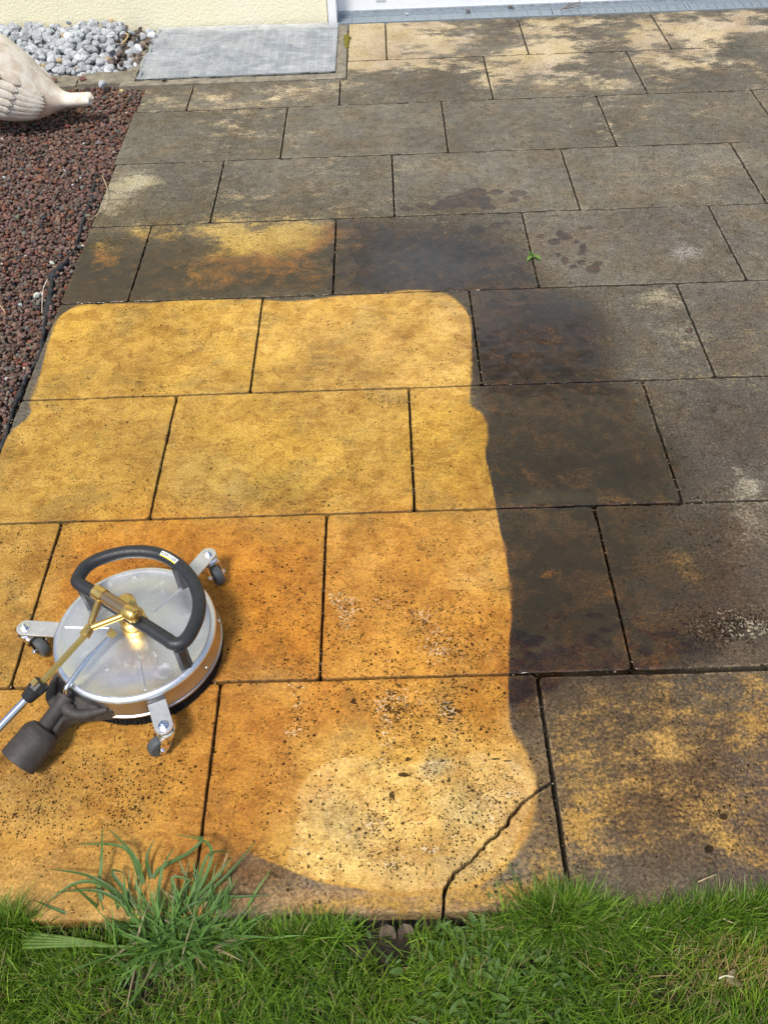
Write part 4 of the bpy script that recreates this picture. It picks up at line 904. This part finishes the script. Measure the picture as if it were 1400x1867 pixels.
# radial crease lines on the plate
ARMS = [rad(61), rad(173), rad(-66)]
for a in (rad(52), rad(175), rad(-72)):
    b = MB(); d3 = np.array([math.cos(a), math.sin(a), 0]); b.tube([HC+d3*.050+[0, 0, zt_+.0022], HC+d3*.09+[0, 0, zt_+.0005], HC+d3*.137+[0, 0, zt_-.001]], .0015, 8); b.build('plate_bead', M_STEEL, hous)
BOLT = [zt(1060, 160, .078)[:2], zt(124, 535, .078)[:2], zt(833, 1038, .078)[:2]]
WDIR = [rad(-55), rad(-35), rad(215)]
for k, (bx, by) in enumerate(BOLT):
    v = np.array([bx-HC[0], by-HC[1]]); rr = np.linalg.norm(v); a = math.atan2(v[1], v[0]); d3 = np.array([math.cos(a), math.sin(a), 0]); s3 = np.array([-math.sin(a), math.cos(a), 0])
    b = MB(); hw = .0165; th = .004; zA = .069
    # flat bar bent up from the housing wall, rounded end
    prof = [(Rr+.002, .052), (Rr+.003, .066), (Rr+.006, zA), (rr, zA)]
    V = []
    for (r, z) in prof:
        for s_ in (-hw, hw):
            nz_ = 0 if r < Rr+.0045 else 1
            V += [HC+d3*r+s3*s_+[0, 0, z], HC+d3*(r+(th if not nz_ else 0))+s3*s_+[0, 0, z+(0 if not nz_ else th)]]
    q = []
    for i in range(3):
        o_ = i*4; q += [[o_+1, o_+5, o_+7, o_+3], [o_, o_+2, o_+6, o_+4], [o_, o_+4, o_+5, o_+1], [o_+2, o_+3, o_+7, o_+6]]
    b.add(V, q, polys=[[0, 1, 3, 2]])
    aa = np.linspace(-math.pi/2, math.pi/2, 15); V = [HC+d3*(rr+.016*math.cos(t))+s3*hw*math.sin(t)+[0, 0, z] for z in (zA, zA+th) for t in aa]
    q = [[i, i+1, 15+i+1, 15+i] for i in range(14)]; b.add(V, q, polys=[list(range(15))[::-1], list(range(15, 30))])
    arm = b.build('castor_arm', M_ZINC, SCL, bevel=.0008)
    b = MB(); bc = np.array([bx, by, zA+th]); b.lathe([(.0095, 0), (.0095, .0015), (.0002, .0016)], bc, 24); b.lathe([(.0075, .0016), (.0075, .0075), (.0068, .0082)], bc, 6, cap1=True)
    b.lathe([(.0045, .008), (.0045, .0115), (.0036, .0125)], bc, 20, cap1=True); b.build('bolt', M_CHROME, arm)
    # castor
    Cst = MB(); c0 = np.array([bx, by, 0]); wd3 = np.array([math.cos(WDIR[k]), math.sin(WDIR[k]), 0]); ws = np.array([-math.sin(WDIR[k]), math.cos(WDIR[k]), 0])
    Cst.lathe([(.004, zA-.001), (.0165, zA-.002), (.019, zA-.006), (.0185, zA-.010), (.0155, zA-.012), (.0155, zA-.015), (.012, zA-.017)], c0, 32, cap1=True)
    wc = c0+wd3*.020+np.array([0, 0, .0225])
    for s_ in (-1, 1):
        P_ = [c0-wd3*.010+[0, 0, zA-.014], c0+wd3*.016+[0, 0, zA-.014], wc+wd3*.008+[0, 0, -.006], wc-wd3*.009+[0, 0, -.006]]
        V = [np.array(p)+ws*s_*(.0125+e) for e in (0, .002) for p in P_]; Cst.add(V, [[0, 1, 2, 3], [7, 6, 5, 4], [0, 4, 5, 1], [1, 5, 6, 2], [2, 6, 7, 3], [3, 7, 4, 0]])
    V = [c0+wd3*t+ws*s_+[0, 0, z] for z in (zA-.016, zA-.0135) for t in (-.011, .017) for s_ in (-.0145, .0145)]
    Cst.add(V, [[0, 2, 3, 1], [4, 5, 7, 6], [0, 1, 5, 4], [2, 6, 7, 3], [0, 4, 6, 2], [1, 3, 7, 5]])
    cst = Cst.build('castor', M_CHROME, SCL)
    b = MB(); b.lathe([(.006, -.0095), (.019, -.0095), (.0215, -.0075), (.0225, -.003), (.0225, .003), (.0215, .0075), (.019, .0095), (.006, .0095)], wc, 40, axis=tuple(ws)); b.build('wheel', M_WHEEL, cst)
    b = MB(); b.lathe([(.0002, -.0185), (.0045, -.0185), (.0045, .0185), (.0002, .0185)], wc, 12, axis=tuple(ws)); b.build('axle', M_CHROME, cst)
# handle ring
hz = .150
HP = [(398, 300), (440, 235), (520, 190), (650, 158), (790, 163), (895, 210), (975, 290), (1015, 385), (1012, 480), (975, 570), (935, 618)]
hp = [zt(a, b_, hz) for a, b_ in HP]
A_, B_ = zt(398, 315, hz), zt(905, 637, hz)
ctr = [HC+np.array([0, 0, hz])]
bar = [B_+(A_-B_)*t for t in (.03, .10, .3, .5, .7, .90, .97)]
ring = catmull(np.array(hp+bar), 8, closed=True)
b = MB(); b.tube(ring, .0128, 20, closed=True); hd = b.build('handle', M_BLK, SCL, auto=False)
for (p, q_) in (((905, 225), .0), ((915, 640), .0), ((425, 335), .0)):
    t = zt(p[0], p[1], hz); b = MB(); f = t.copy(); f[2] = zt_-.004; cen = (HC-f); cen[2] = 0; cen /= np.linalg.norm(cen)
    f2 = f+cen*.004 if p[0] < 600 else f
    b.tube([t+np.array([0, 0, -.004]), t*.4+f2*.6, f2], [.0125, .0120, .0128], 6); b.build('handle_post', M_BLK, SCL)
# label on the handle
lp = [zt(838, 188, hz), zt(885, 205, hz), zt(925, 233, hz)]
def ring_at(p):
    i = int(np.argmin(np.linalg.norm(ring[:, :2]-p[:2], axis=1))); return i
i0, i1 = ring_at(zt(825, 175, hz)), ring_at(zt(922, 228, hz))
seg = ring[min(i0, i1):max(i0, i1)+1] if i0 < i1 else ring[i1:i0+1]
if i0 > i1: seg = seg[::-1]
segf = catmull(seg, 4); Ls = np.concatenate([[0], np.cumsum(np.linalg.norm(np.diff(segf, axis=0), axis=1))])
def on_label(s_, h, off):     # s along (m), h across as arc length (m, + = far side)
    c = np.array([np.interp(s_, Ls, segf[:, j]) for j in range(3)]); c2 = np.array([np.interp(s_+.001, Ls, segf[:, j]) for j in range(3)]); T = c2-c
    if np.linalg.norm(T) < 1e-6: T = segf[-1]-segf[-2]
    T /= np.linalg.norm(T); side = np.cross([0, 0, 1.0], T); side /= np.linalg.norm(side); a = h/.0128+rad(-14)
    return c+(side*math.sin(a)+np.array([0, 0, 1])*math.cos(a))*(.0128+off)
LL = Ls[-1]-.0012
def strip(h0, h1, off, mat, name, parent):
    b = MB(); K, J = 16, 6; V = [on_label(.0005+(LL-.001)*i/K, h0+(h1-h0)*j/J, off) for i in range(K+1) for j in range(J+1)]
    i = np.arange((K+1)*(J+1)).reshape(K+1, J+1); b.add(V, np.stack([i[:-1, :-1], i[:-1, 1:], i[1:, 1:], i[1:, :-1]], -1).reshape(-1, 4)); return b.build(name, mat, parent, auto=False)
M_WH = simple('label_white', (.85, .85, .85), .4, var=.02); M_YE = simple('label_yellow', (.85, .72, .03), .4, var=.02); M_TX = simple('label_black', (.01, .01, .01), .4)
lb = strip(-.0026, .0056, .0003, M_WH, 'handle_label', hd); strip(-.0050, -.0030, .00032, M_YE, 'label_stripe', hd)
tc = bpy.data.curves.new('t', 'FONT'); tc.body = 'K\u00c4RCHER'; tc.align_x = 'LEFT'; tc.size = 1; tc.offset = .012
to = bpy.data.objects.new('t', tc); COL.objects.link(to); bpy.context.view_layer.update()
tme = bpy.data.meshes.new_from_object(to.evaluated_get(bpy.context.evaluated_depsgraph_get())); bpy.data.objects.remove(to)
tv = np.array([v.co[:] for v in tme.vertices]); w0, w1 = tv[:, 0].min(), tv[:, 0].max(); h1_ = tv[:, 1].max()
for v, c in zip(tme.vertices, tv):
    p = on_label(.0022+(c[0]-w0)/(w1-w0)*(LL-.0044), -.0016+c[1]/h1_*.0062, .0006); v.co = Vector(p-np.array(SCL.location))
tme.materials.clear(); tme.materials.append(M_TX); tme.update(); tob = bpy.data.objects.new('label_text', tme); COL.objects.link(tob); tob.parent = hd
# hub and swivel
b = MB(); b.lathe([(.0265, zt_+.002), (.0265, zt_+.016), (.0225, zt_+.018), (.0225, zt_+.030), (.0245, zt_+.032), (.0245, zt_+.041), (.021, zt_+.043), (.018, zt_+.052), (.018, .178), (.012, .184)], HC+np.array([.004, .002, 0]), 48, cap1=True)
hub = b.build('swivel_hub', M_BRASS, SCL)
zs = .180
A2, B2 = zt(512, 372, zs), zt(672, 474, zs); ax = (B2-A2)/np.linalg.norm(B2-A2)
b = MB(); b.tube([A2-ax*.012, A2-ax*.0125+ax*.001, A2-ax*.0, A2+ax*.012], [.0105, .0135, .0138, .0135], 32); b.build('swivel_barrel', M_BRASS, SCL); b = MB(); b.tube([B2-ax*.014, B2-ax*.010, B2+ax*.009, B2+ax*.011], [.0132, .0138, .0138, .0125], 32); b.tube([B2+ax*.011, B2+ax*.0145, B2+ax*.0155], [.0108, .0108, .0095], 32)
sw = b.build('swivel_end', M_BRASS, SCL)
b = MB(); b.tube([A2+ax*.010, B2-ax*.010], .0122, 32); b.build('swivel_pin', M_BRASSD, SCL)
J = zt(458, 548, .166); S2 = zt(432, 588, .163)
b = MB(); mA, mB = A2+ax*.002, B2-ax*.004
b.tube(catmull([mA+(J-mA)*t for t in (0.12, .5, 1.0)], 4), [.0062]*9, 14); b.tube(catmull([mB+(J-mB)*t for t in (0.12, .5, 1.0)], 4), [.0062]*9, 14)
dl = (S2-J)/np.linalg.norm(S2-J); b.tube([J-dl*.006, J+dl*.004, S2], [.0075, .0098, .0105], 8); b.build('yoke', M_BRASS, SCL)
R1 = zt(205, 835, .118); R0 = S2; dl = (R1-R0)/np.linalg.norm(R1-R0)
b = MB(); b.tube([R0-dl*.004, R1+dl*.004], .0062, 6); b.build('brass_rod', M_BRASS, SCL)
S3 = zt(170, 862, .112); s0 = R1-dl*.006; s1 = s0+dl*.040
b = MB(); b.tube([s0, s0+dl*.001, s0+dl*.016, s0+dl*.0165, s1-dl*.001, s1], [.0148, .0160, .0160, .0155, .0120, .0110], 8); slv = b.build('lance_nut', M_BLK, SCL)
b = MB(); fr = s0+dl*.0095; nup = np.array([0, 0, 1.0])-dl*dl[2]; nup /= np.linalg.norm(nup); ns = np.cross(dl, nup)
V = [s0-dl*.0005+dl*u+ns*w_+nup*h for h in (.0135, .0172) for u in (0, .011) for w_ in (-.006, .006)]; b.add(V, [[0, 2, 3, 1], [4, 5, 7, 6], [0, 1, 5, 4], [2, 6, 7, 3], [0, 4, 6, 2], [1, 3, 7, 5]]); b.build('brass_stub', M_BRASS, slv, smooth=False)
tgt = zt(0, 1052, .092); dl2 = (tgt-s1)/np.linalg.norm(tgt-s1); tl = (s1[2]-.0095)/(-dl2[2]); E_ = s1+dl2*tl
b = MB(); b.tube([s1-dl2*.004, E_], .0072, 24); b.tube([E_-dl2*.16, E_-dl2*.155, E_-dl2*.01, E_], [.0085, .0095, .0095, .0085], 12); b.build('lance_tube', M_CHROME, SCL)
# suction elbow
b = MB(); c0 = zt(228, 1072, .052); c1 = zt(92, 1232, .036); axd = (c1-c0)/np.linalg.norm(c1-c0); L_ = np.linalg.norm(c1-c0)
b.tube([c0-axd*.006, c0-axd*.004, c0+axd*.004, c0+axd*.010, c0+axd*L_, c0+axd*(L_+.001)], [.020, .027, .0325, .0350, .0350, .033], 40, caps=False)
b.tube([c0+axd*(L_+.001), c0+axd*(L_-.02)], [.033, .031], 40)
b.tube([c0+axd*(L_*.25), c0+axd*(L_*.25+.0015), c0+axd*(L_*.25+.003)], [.0352, .0356, .0352], 40, caps=False)
n1, n2 = zt(318, 930, .062), zt(205, 1085, .054); nd = (n2-n1)/np.linalg.norm(n2-n1)
b.tube([n1-nd*.012, n1, n1+nd*.03, n2], [.018, .0150, .0135, .0150], 24)
hose = b.build('suction_elbow', M_PLS, SCL)
# gusset wrapping the housing
zb = .060
outl = [at(u, v, zb) for u, v in ((97, 1228), (98, 1250), (99, 1272), (98, 1286), (88, 1302), (78, 1318), (96, 1334), (112, 1316), (124, 1307), (140, 1302), (160, 1301), (178, 1299), (205, 1296))]
outl = catmull(outl, 3); aL = math.atan2(outl[0][1]-HC[1], outl[0][0]-HC[0]) % (2*math.pi); aR = math.atan2(outl[-1][1]-HC[1], outl[-1][0]-HC[0]) % (2*math.pi)
inn_ = [HC+np.array([math.cos(a)*(Rr+.0015), math.sin(a)*(Rr+.0015), zb]) for a in np.linspace(aR, aL, 24)]
poly = np.array(list(outl)+inn_); K = len(poly); cen = poly.mean(0)
b = MB(); V = []
nO = len(outl)
for z, sh in ((.030, 0), (zb-.006, 0), (zb-.002, .0012), (zb, .0035)):
    q = poly.copy(); dirv = cen-q; dirv[:, 2] = 0; dirv /= np.linalg.norm(dirv, axis=1)[:, None]; q[:nO] += dirv[:nO]*sh; q[:, 2] = z
    dd = np.linalg.norm(q[:, :2]-HC[:2], axis=1); q[:, 2] += (dd-Rr)*-.10*(z > .04); V.append(q)
V = np.concatenate(V); q = [[l*K+k, l*K+(k+1) % K, (l+1)*K+(k+1) % K, (l+1)*K+k] for l in range(3) for k in range(K)]
b.add(V, q, polys=[list(range(3*K, 4*K)), list(range(K))[::-1]]); g_ = b.build('elbow_bracket', M_PLS, SCL)
tri = g_.modifiers.new('tri', 'TRIANGULATE')
for e in ((101, 1235, .066), (196, 1294, .060)):
    E1 = at(e[0], e[1], e[2]); mid = n1*.5+E1*.5+(n1-HC)*.10*np.array([1, 1, 0]); b = MB()
    b.tube(catmull([n1+[0, 0, -.002], mid+[0, 0, -.003], E1], 6), [.0125]*5+[.0095]*4+[.007]*2+[.005]*2, 14); b.build('bracket_rib', M_PLS, SCL)
# steel pipe hub -> bracket
b = MB(); p = [zt(572, 570, .118), zt(545, 600, .117), zt(440, 715, .110), zt(352, 835, .100), zt(338, 862, .094), zt(342, 885, .082), zt(345, 890, .070)]
b.tube(catmull(p, 8), .0048, 16); b.build('spray_pipe', M_CHROME, SCL)
b = MB(); c = zt(585, 560, .122); b.tube([c, zt(560, 585, .118)], [.0085, .0085], 6); b.build('pipe_nut', M_BRASS, SCL)

# ------------------------------------------------------------------ lawn
def blades(B, L, Wd, az, lean, curl, col, nseg=4, fold=.0):
    n = len(B); d = np.stack([np.cos(az), np.sin(az), 0*az], 1); sd = np.stack([-np.sin(az), np.cos(az), 0*az], 1); tw = rng.uniform(-.8, .8, n)[:, None]
    sd = sd*np.cos(tw)+d*np.sin(tw)
    p = B.copy(); ang = lean.copy(); V = []; C_ = []
    for i in range(nseg+1):
        t = i/nseg; wv = (Wd*.5*(1-t**2.2)*(.7+.3*min(1, t*4)))[:, None]
        if i < nseg: V += [p-sd*wv, p+sd*wv]; C_ += [col, col]
        else: V += [p]; C_ += [col]
        p = p+(np.sin(ang)[:, None]*d+np.cos(ang)[:, None]*np.array([0, 0, 1]))*(L/nseg)[:, None]; ang = ang+curl/nseg
    m = len(V); V = np.stack(V, 1).reshape(-1, 3); C_ = np.stack(C_, 1).reshape(-1, 3); o_ = (np.arange(n)*m)[:, None]
    Q = np.concatenate([o_+np.array([2*i, 2*i+1, 2*i+3, 2*i+2]) for i in range(nseg-1)]); T = o_+np.array([2*nseg-2, 2*nseg-1, 2*nseg])
    return V, Q, T, C_
def grass_mat(name='grass_blade', tr_=.35, rough=.42):
    m = NT(name); c = m.attr('col', 0); m.P('Base Color', c); m.P('Roughness', rough); m.P('Specular IOR Level', .4)
    tr = m.n('ShaderNodeBsdfTranslucent'); m.set(tr.inputs[0], m.mix(1., c, (1.3, 1.5, .6), 'MULTIPLY')); mx = m.n('ShaderNodeMixShader'); mx.inputs[0].default_value = tr_
    m.t.links.new(m.b.outputs[0], mx.inputs[1]); m.t.links.new(tr.outputs[0], mx.inputs[2]); m.t.links.new(mx.outputs[0], m.out.inputs[0]); return m.m
M_GRASS = grass_mat()
def gcol(n, lo=(.040, .100, .008), hi=(.26, .43, .045), x=None, y=None):
    t = rng.random(n)[:, None]**1.5; c = np.array(lo)*(1-t)+np.array(hi)*t
    c *= rng.uniform(.75, 1.25, (n, 1)); return c
def edge_y(x):      # front line of the lawn against the slabs
    return -.438-.012*np.sin(x*13)-.006*np.sin(x*37)
def lawn():
    X = []; Y = []
    N = 85000
    x = rng.uniform(-.95, 1.15, N); y = -.44-rng.power(1, N)*.42
    u, v = proj(x, y, -.02); k = (u > -120) & (u < 1520) & (v < 2000); x, y = x[k], y[k]
    ok = (y < edge_y(x)-.004)
    thin = fbm(x, y, 14, 3, 31); gap = (np.exp(-(((x-.08)/.10)**2+((y+.470)/.020)**2))*1.0+np.exp(-(((x-.52)/.05)**2+((y+.545)/.035)**2))*.55+np.exp(-(((x+.30)/.06)**2+((y+.50)/.03)**2))*.8)
    k = ok & (rng.random(len(x)) > gap) & (rng.random(len(x)) < .62+.9*(thin-.25))
    x, y = x[k], y[k]; n = len(x)
    lump = fbm(x, y, 8, 3, 40)
    z = -.046+.012*lump
    L = np.clip(rng.normal(.040, .011, n), .012, .075)*(.75+.6*lump)
    az = rng.uniform(0, 2*np.pi, n); dirn = fbm(x, y, 5, 2, 50)*12; az = np.where(rng.random(n) < .45, dirn+rng.normal(0, .7, n), az)
    lean = np.abs(rng.normal(.45, .38, n)); curl = rng.normal(.7, .55, n); W_ = rng.uniform(.0011, .0024, n)
    col = gcol(n); dry = rng.random(n) < .06+.5*np.exp(-(((x-.60)/.09)**2+((y+.520)/.035)**2))+.25*np.exp(-(((x+.30)/.10)**2+((y+.53)/.04)**2)); col[dry] = np.array([.36, .29, .14])*rng.uniform(.6, 1.2, (dry.sum(), 1))
    yel = fbm(x, y, 6, 2, 60); col = col*(1+np.array([.5, .18, -.1])*(np.clip(yel-.5, 0, 1)*1.6)[:, None])
    parts = [(np.stack([x, y, z], 1), L, W_, az, lean, curl, col)]
    # tufts creeping over the slab edge
    tufts = [(.365, -.435, .055, .030, 1700, .062, .012), (.30, -.452, .05, .02, 500, .045, 0), (.43, -.452, .05, .018, 900, .05, 0), (.62, -.435, .085, .012, 1500, .048, .005), (.55, -.448, .12, .012, 1300, .046, 0), (.72, -.432, .07, .014, 1300, .050, .005), (.80, -.43, .07, .014, 900, .05, .005), (-.025, -.452, .045, .012, 700, .046, 0), (-.07, -.455, .08, .012, 900, .046, 0),
             (-.53, -.432, .04, .022, 900, .060, .006), (-.60, -.44, .05, .02, 600, .055, .003), (.27, -.44, .008, .010, 30, .045, .006), (-.36, -.47, .14, .03, 900, .035, 0)]
    for cx, cy, sx, sy, m, l_, dzz in tufts:
        x = rng.normal(cx, sx*.6, m); y = np.minimum(rng.normal(cy, sy*.6, m), -.430+rng.uniform(-.004, .004, m)); z = np.full(m, -.040)+rng.uniform(0, .02, m)+dzz
        az = np.where(rng.random(m) < .6, np.arctan2((y-cy+.012)/max(sy, .01), (x-cx)/max(sx, .01))+rng.normal(0, .8, m), rng.uniform(0, 6.28, m))
        parts.append((np.stack([x, y, z], 1), np.clip(rng.normal(l_, l_*.22, m), .015, .1), rng.uniform(.0009, .0027, m), az, np.abs(rng.normal(.45, .40, m)), rng.normal(.6, .6, m), np.where(rng.random((m, 1)) < .07, np.array([.42, .36, .17]), gcol(m, (.040, .100, .008), (.27, .43, .05)))))
    V = []; Q = []; T = []; C_ = []; o_ = 0
    for p in parts:
        a, b_, c, d = blades(*p); V.append(a); Q.append(b_+o_); T.append(c+o_); C_.append(d); o_ += len(a)
    me = np_mesh('lawn_grass', np.concatenate(V), [np.concatenate(Q), np.concatenate(T)], {'col': np.concatenate(C_)})
    tag(link('lawn_grass', me, M_GRASS), kind='stuff')
lawn()
# coarse grass tuft (wide bluish blades)
def tuft():
    c = at(330, 1725, -.03); n = 620
    az = rng.uniform(0, 2*np.pi, n); az = np.where(rng.random(n) < .6, rng.normal(1.5, .85, n), az)
    B = np.stack([c[0]+rng.normal(0, .042, n)+.012*np.cos(az), c[1]+rng.normal(0, .015, n)+.01, np.full(n, -.035)], 1)
    L = rng.uniform(.05, .12, n); W_ = rng.uniform(.003, .0075, n); lean = rng.uniform(.35, 1.25, n); curl = rng.uniform(.0, 1.3, n)
    col = np.array([.090, .175, .036])*rng.uniform(.7, 1.5, (n, 1)); dry = rng.random(n) < .08; col[dry] = (.34, .28, .16)
    V, Q, T, C_ = blades(B, L, W_, az, lean, curl, col, 8)
    # special long blades seen over the slabs: traced root -> tip on the ground
    S_ = [[(185, 1640, .0), (186, 1570, .03), (188, 1507, .035)], [(262, 1610, .0), (245, 1560, .035), (195, 1508, .02)], [(255, 1600, 0), (225, 1545, .03), (140, 1540, .006)], [(275, 1600, 0), (268, 1565, .02), (282, 1530, .03)], [(280, 1600, 0), (345, 1555, .035), (370, 1530, .045), (355, 1525, .03)],
          [(350, 1650, 0), (385, 1570, .04), (375, 1535, .045), (320, 1522, .02)], [(355, 1640, 0), (380, 1560, .05), (425, 1555, .012)], [(360, 1650, -.0), (420, 1590, .02), (470, 1530, .03)], [(350, 1650, 0), (395, 1600, .03), (425, 1560, .04)], [(330, 1650, 0), (315, 1600, .02), (360, 1610, .02)], [(380, 1640, .0), (430, 1636, .015), (495, 1633, .012)],
          [(240, 1650, -.0), (170, 1600, .03), (92, 1585, .008)], [(240, 1660, -.0), (180, 1625, .02), (100, 1628, .006)], [(200, 1620, .01), (140, 1610, .02), (82, 1650, .004)], [(290, 1660, 0), (295, 1590, .03), (318, 1545, .035)], [(240, 1640, .01), (205, 1590, .03), (228, 1592, .02)], [(300, 1720, -.03), (380, 1690, .0), (445, 1722, -.01)], [(290, 1700, -.02), (350, 1650, .02), (400, 1640, .01)], [(210, 1690, -.03), (120, 1665, .0), (60, 1640, .0)]]
    Vs = [V]; Qs = [Q]; Ts = [T]; Cs = [C_]; o_ = len(V)
    for pts in S_:
        pts = [((pts[0][0]*.6+320*.4), 1698, -.025)]+pts; P_ = catmull(np.array([at(*p) for p in pts]), 6); m = len(P_); Tn = np.gradient(P_, axis=0); Tn /= np.linalg.norm(Tn, axis=1)[:, None]; sd = np.cross(Tn, [0, 0, 1.]); sd /= np.linalg.norm(sd, axis=1)[:, None]
        tt = np.linspace(0, 1, m); wv = (.0034*(1-tt**2.5)+.0002)[:, None]; vv = np.stack([P_-sd*wv+[0, 0, .0012], P_, P_+sd*wv+[0, 0, .0012]], 1).reshape(-1, 3)
        i = np.arange(m*3).reshape(m, 3); q = np.stack([i[:-1, :-1], i[:-1, 1:], i[1:, 1:], i[1:, :-1]], -1).reshape(-1, 4)+o_
        Vs.append(vv); Qs.append(q); Cs.append(np.tile(np.array([.075, .145, .036])*random.uniform(.75, 1.35), (len(vv), 1))); o_ += len(vv)
    o3 = np.array([c[0], c[1], -.04])
    me = np_mesh('grass_tuft', np.concatenate(Vs)-o3, [np.concatenate(Qs), np.concatenate(Ts)], {'col': np.concatenate(Cs)})
    tag(link('grass_tuft', me, grass_mat('coarse_grass_blade', .2, .5), loc=o3), 'coarse wide-bladed bluish grass tuft sprawling over the slab edge', 'grass tuft')
tuft()
# broken grass stalk
b = MB()
for k in range(5):
    a0 = at(42, 1700+k*7, -.004); a1 = at(140, 1712+k*3, -.002); a2 = at(240+k*5, 1730-k, -.012)
    P_ = catmull([a0, a1, a2], 5); b.tube(P_, np.linspace(.0030, .0022, len(P_)), 8)
tag(b.build('grass_stalk', leaf_mat('fresh_stalk', (.10, .19, .02), (.15, .25, .04)), auto=False), 'thick bright green broken stalk lying left of the grass tuft', 'stalk')
# broadleaf weeds in the lawn
M_STEM = simple('reddish_stem', (.14, .08, .04), .6)
def weeds():
    o = empty('broadleaf_weed', tuple(at(900, 1770, -.045)), 'low patch of narrow-leaved dark green weed in the lawn below the crack', 'weed'); b = MB()
    for k in range(430):
        u = random.gauss(900, 75); v = random.uniform(1682, 1880); p = at(u, v, random.uniform(-.042, -.006))
        if p[1] > -.440: continue
        add_leaf(b, p, random.uniform(0, 6.28), random.uniform(.012, .030), random.uniform(.004, .008), random.uniform(-.1, .9), random.uniform(.1, .8), .3, 5)
    for (u, v, az, L, wd) in ((868, 1690, 2.0, .026, .011), (880, 1700, 1.5, .030, .009), (905, 1640, 1.4, .03, .010), (903, 1660, 1.9, .03, .01), (907, 1660, 1.0, .03, .01), (920, 1655, 1.8, .024, .008), (735, 1770, 3.3, .022, .011), (900, 1815, -.4, .026, .010)):
        add_leaf(b, at(u, v, -.01), az, L, wd, .5, .3, .3, 8, 'oval')
    b.build('leaves', M_LEAF2, o, auto=False)
    for k in range(40):
        b = MB(); u = random.gauss(900, 60); v = random.uniform(1700, 1860); p = at(u, v, -.035); q = p+np.array([random.uniform(-.03, .03), random.uniform(-.02, .02), random.uniform(.0, .025)])
        if max(p[1], q[1]) > -.44: continue
        b.tube([p, (p+q)/2+[0, 0, .003], q], .0009, 5); b.build('stem', M_STEM, o, auto=False)
    b = MB(); p = at(905, 1700, -.03); b.tube([p, at(904, 1645, .02)], .0012, 5); b.build('stem', M_STEM, o, auto=False)
weeds()
curled_leaf(705, 1685, -.020, .030, 'shrivelled brown leaf under the slab edge, left one of the pair', -1.5, pitch=-.2, w_=.9)
curled_leaf(735, 1684, -.020, .030, 'shrivelled brown leaf under the slab edge, right one of the pair', -1.3, pitch=-.2, w_=.9)
curled_leaf(1325, 1790, -.012, .034, 'tan dead leaf half buried in the lawn at the lower right', .3, leaf_mat('tan_leaf', (.26, .20, .11), (.36, .29, .17), .2, .8), pitch=.1, w_=.7)
strand('straw', [gp(1310, 1784, .002), gp(1322, 1779, .006), gp(1338, 1782, .004)], .0014, simple('white_straw', (.65, .58, .42), .6), 'pale curved straw bit above the tan leaf in the lawn', 'straw')
strand('straw', [gp(1272, 1608, .012), gp(1290, 1600, .014), gp(1306, 1594, .012)], .0011, M_STRAW, 'straight dry straw over the edge of the mottled brown slab', 'straw')
strand('straw', [gp(1318, 1675, -.002), gp(1330, 1680, .0), gp(1342, 1684, -.002)], .0016, M_STRAW, 'short thick straw lying in the lawn at the right', 'straw')
strand('straw', [gp(904, 1694, -.006), gp(914, 1691, -.004), gp(924, 1688, -.003)], .0022, simple('brown_stem', (.34, .22, .13), .7), 'stubby brown stem end lying on the dark green weed patch', 'stem')
V0, F0 = ico(3); b = MB(); pc = at(617, 1693, -.018); b.add(V0*(1+.25*(fbm(V0[:, 0]+V0[:, 2], V0[:, 1], 2, 3)-.5))[:, None]*[.012, .009, .009]+pc, tris=F0)
tag(b.build('pebble', simple('pale_pebble', (.42, .38, .30), .8, var=.3, scale=200), auto=False), 'pale rounded pebble in the gap below the slab edge', 'pebble')
# loose stones on the edging and frame
def loose(u, v, s, col, label, z=.008):
    p = at(u, v, z); t_ = tg[random.randrange(len(tg))]; b = MB(); b.add(t_*s*np.array([1, 1, .7])+np.array([p[0], p[1], z+s*.5]), tris=F2)
    return tag(b.build('loose_stone', simple('loose_'+'stone', col, .85, var=.35, scale=350), smooth=False), label, 'stone')
loose(188, 158, .019, (.40, .42, .45), 'grey granite chip lying on the front edging stone')
loose(153, 146, .013, (.15, .065, .05), 'red lava stone on the joint between the edging stones')
loose(299, 147, .010, (.05, .045, .04), 'small dark stone on the front of the light well frame')
loose(100, 148, .011, (.15, .065, .05), 'red lava stone lying above the tail of the goose')
loose(222, 168, .009, (.55, .45, .22), 'tiny yellow stone in front of the light well corner', -.012)
for o in list(COL.objects):
    if o.type == 'MESH' and o.parent is None and 'kind' not in o and 'label' not in o: print('NO LABEL', o.name)
print('objects', len(COL.objects), 'faces', sum(len(o.data.polygons) for o in COL.objects if o.type == 'MESH'))
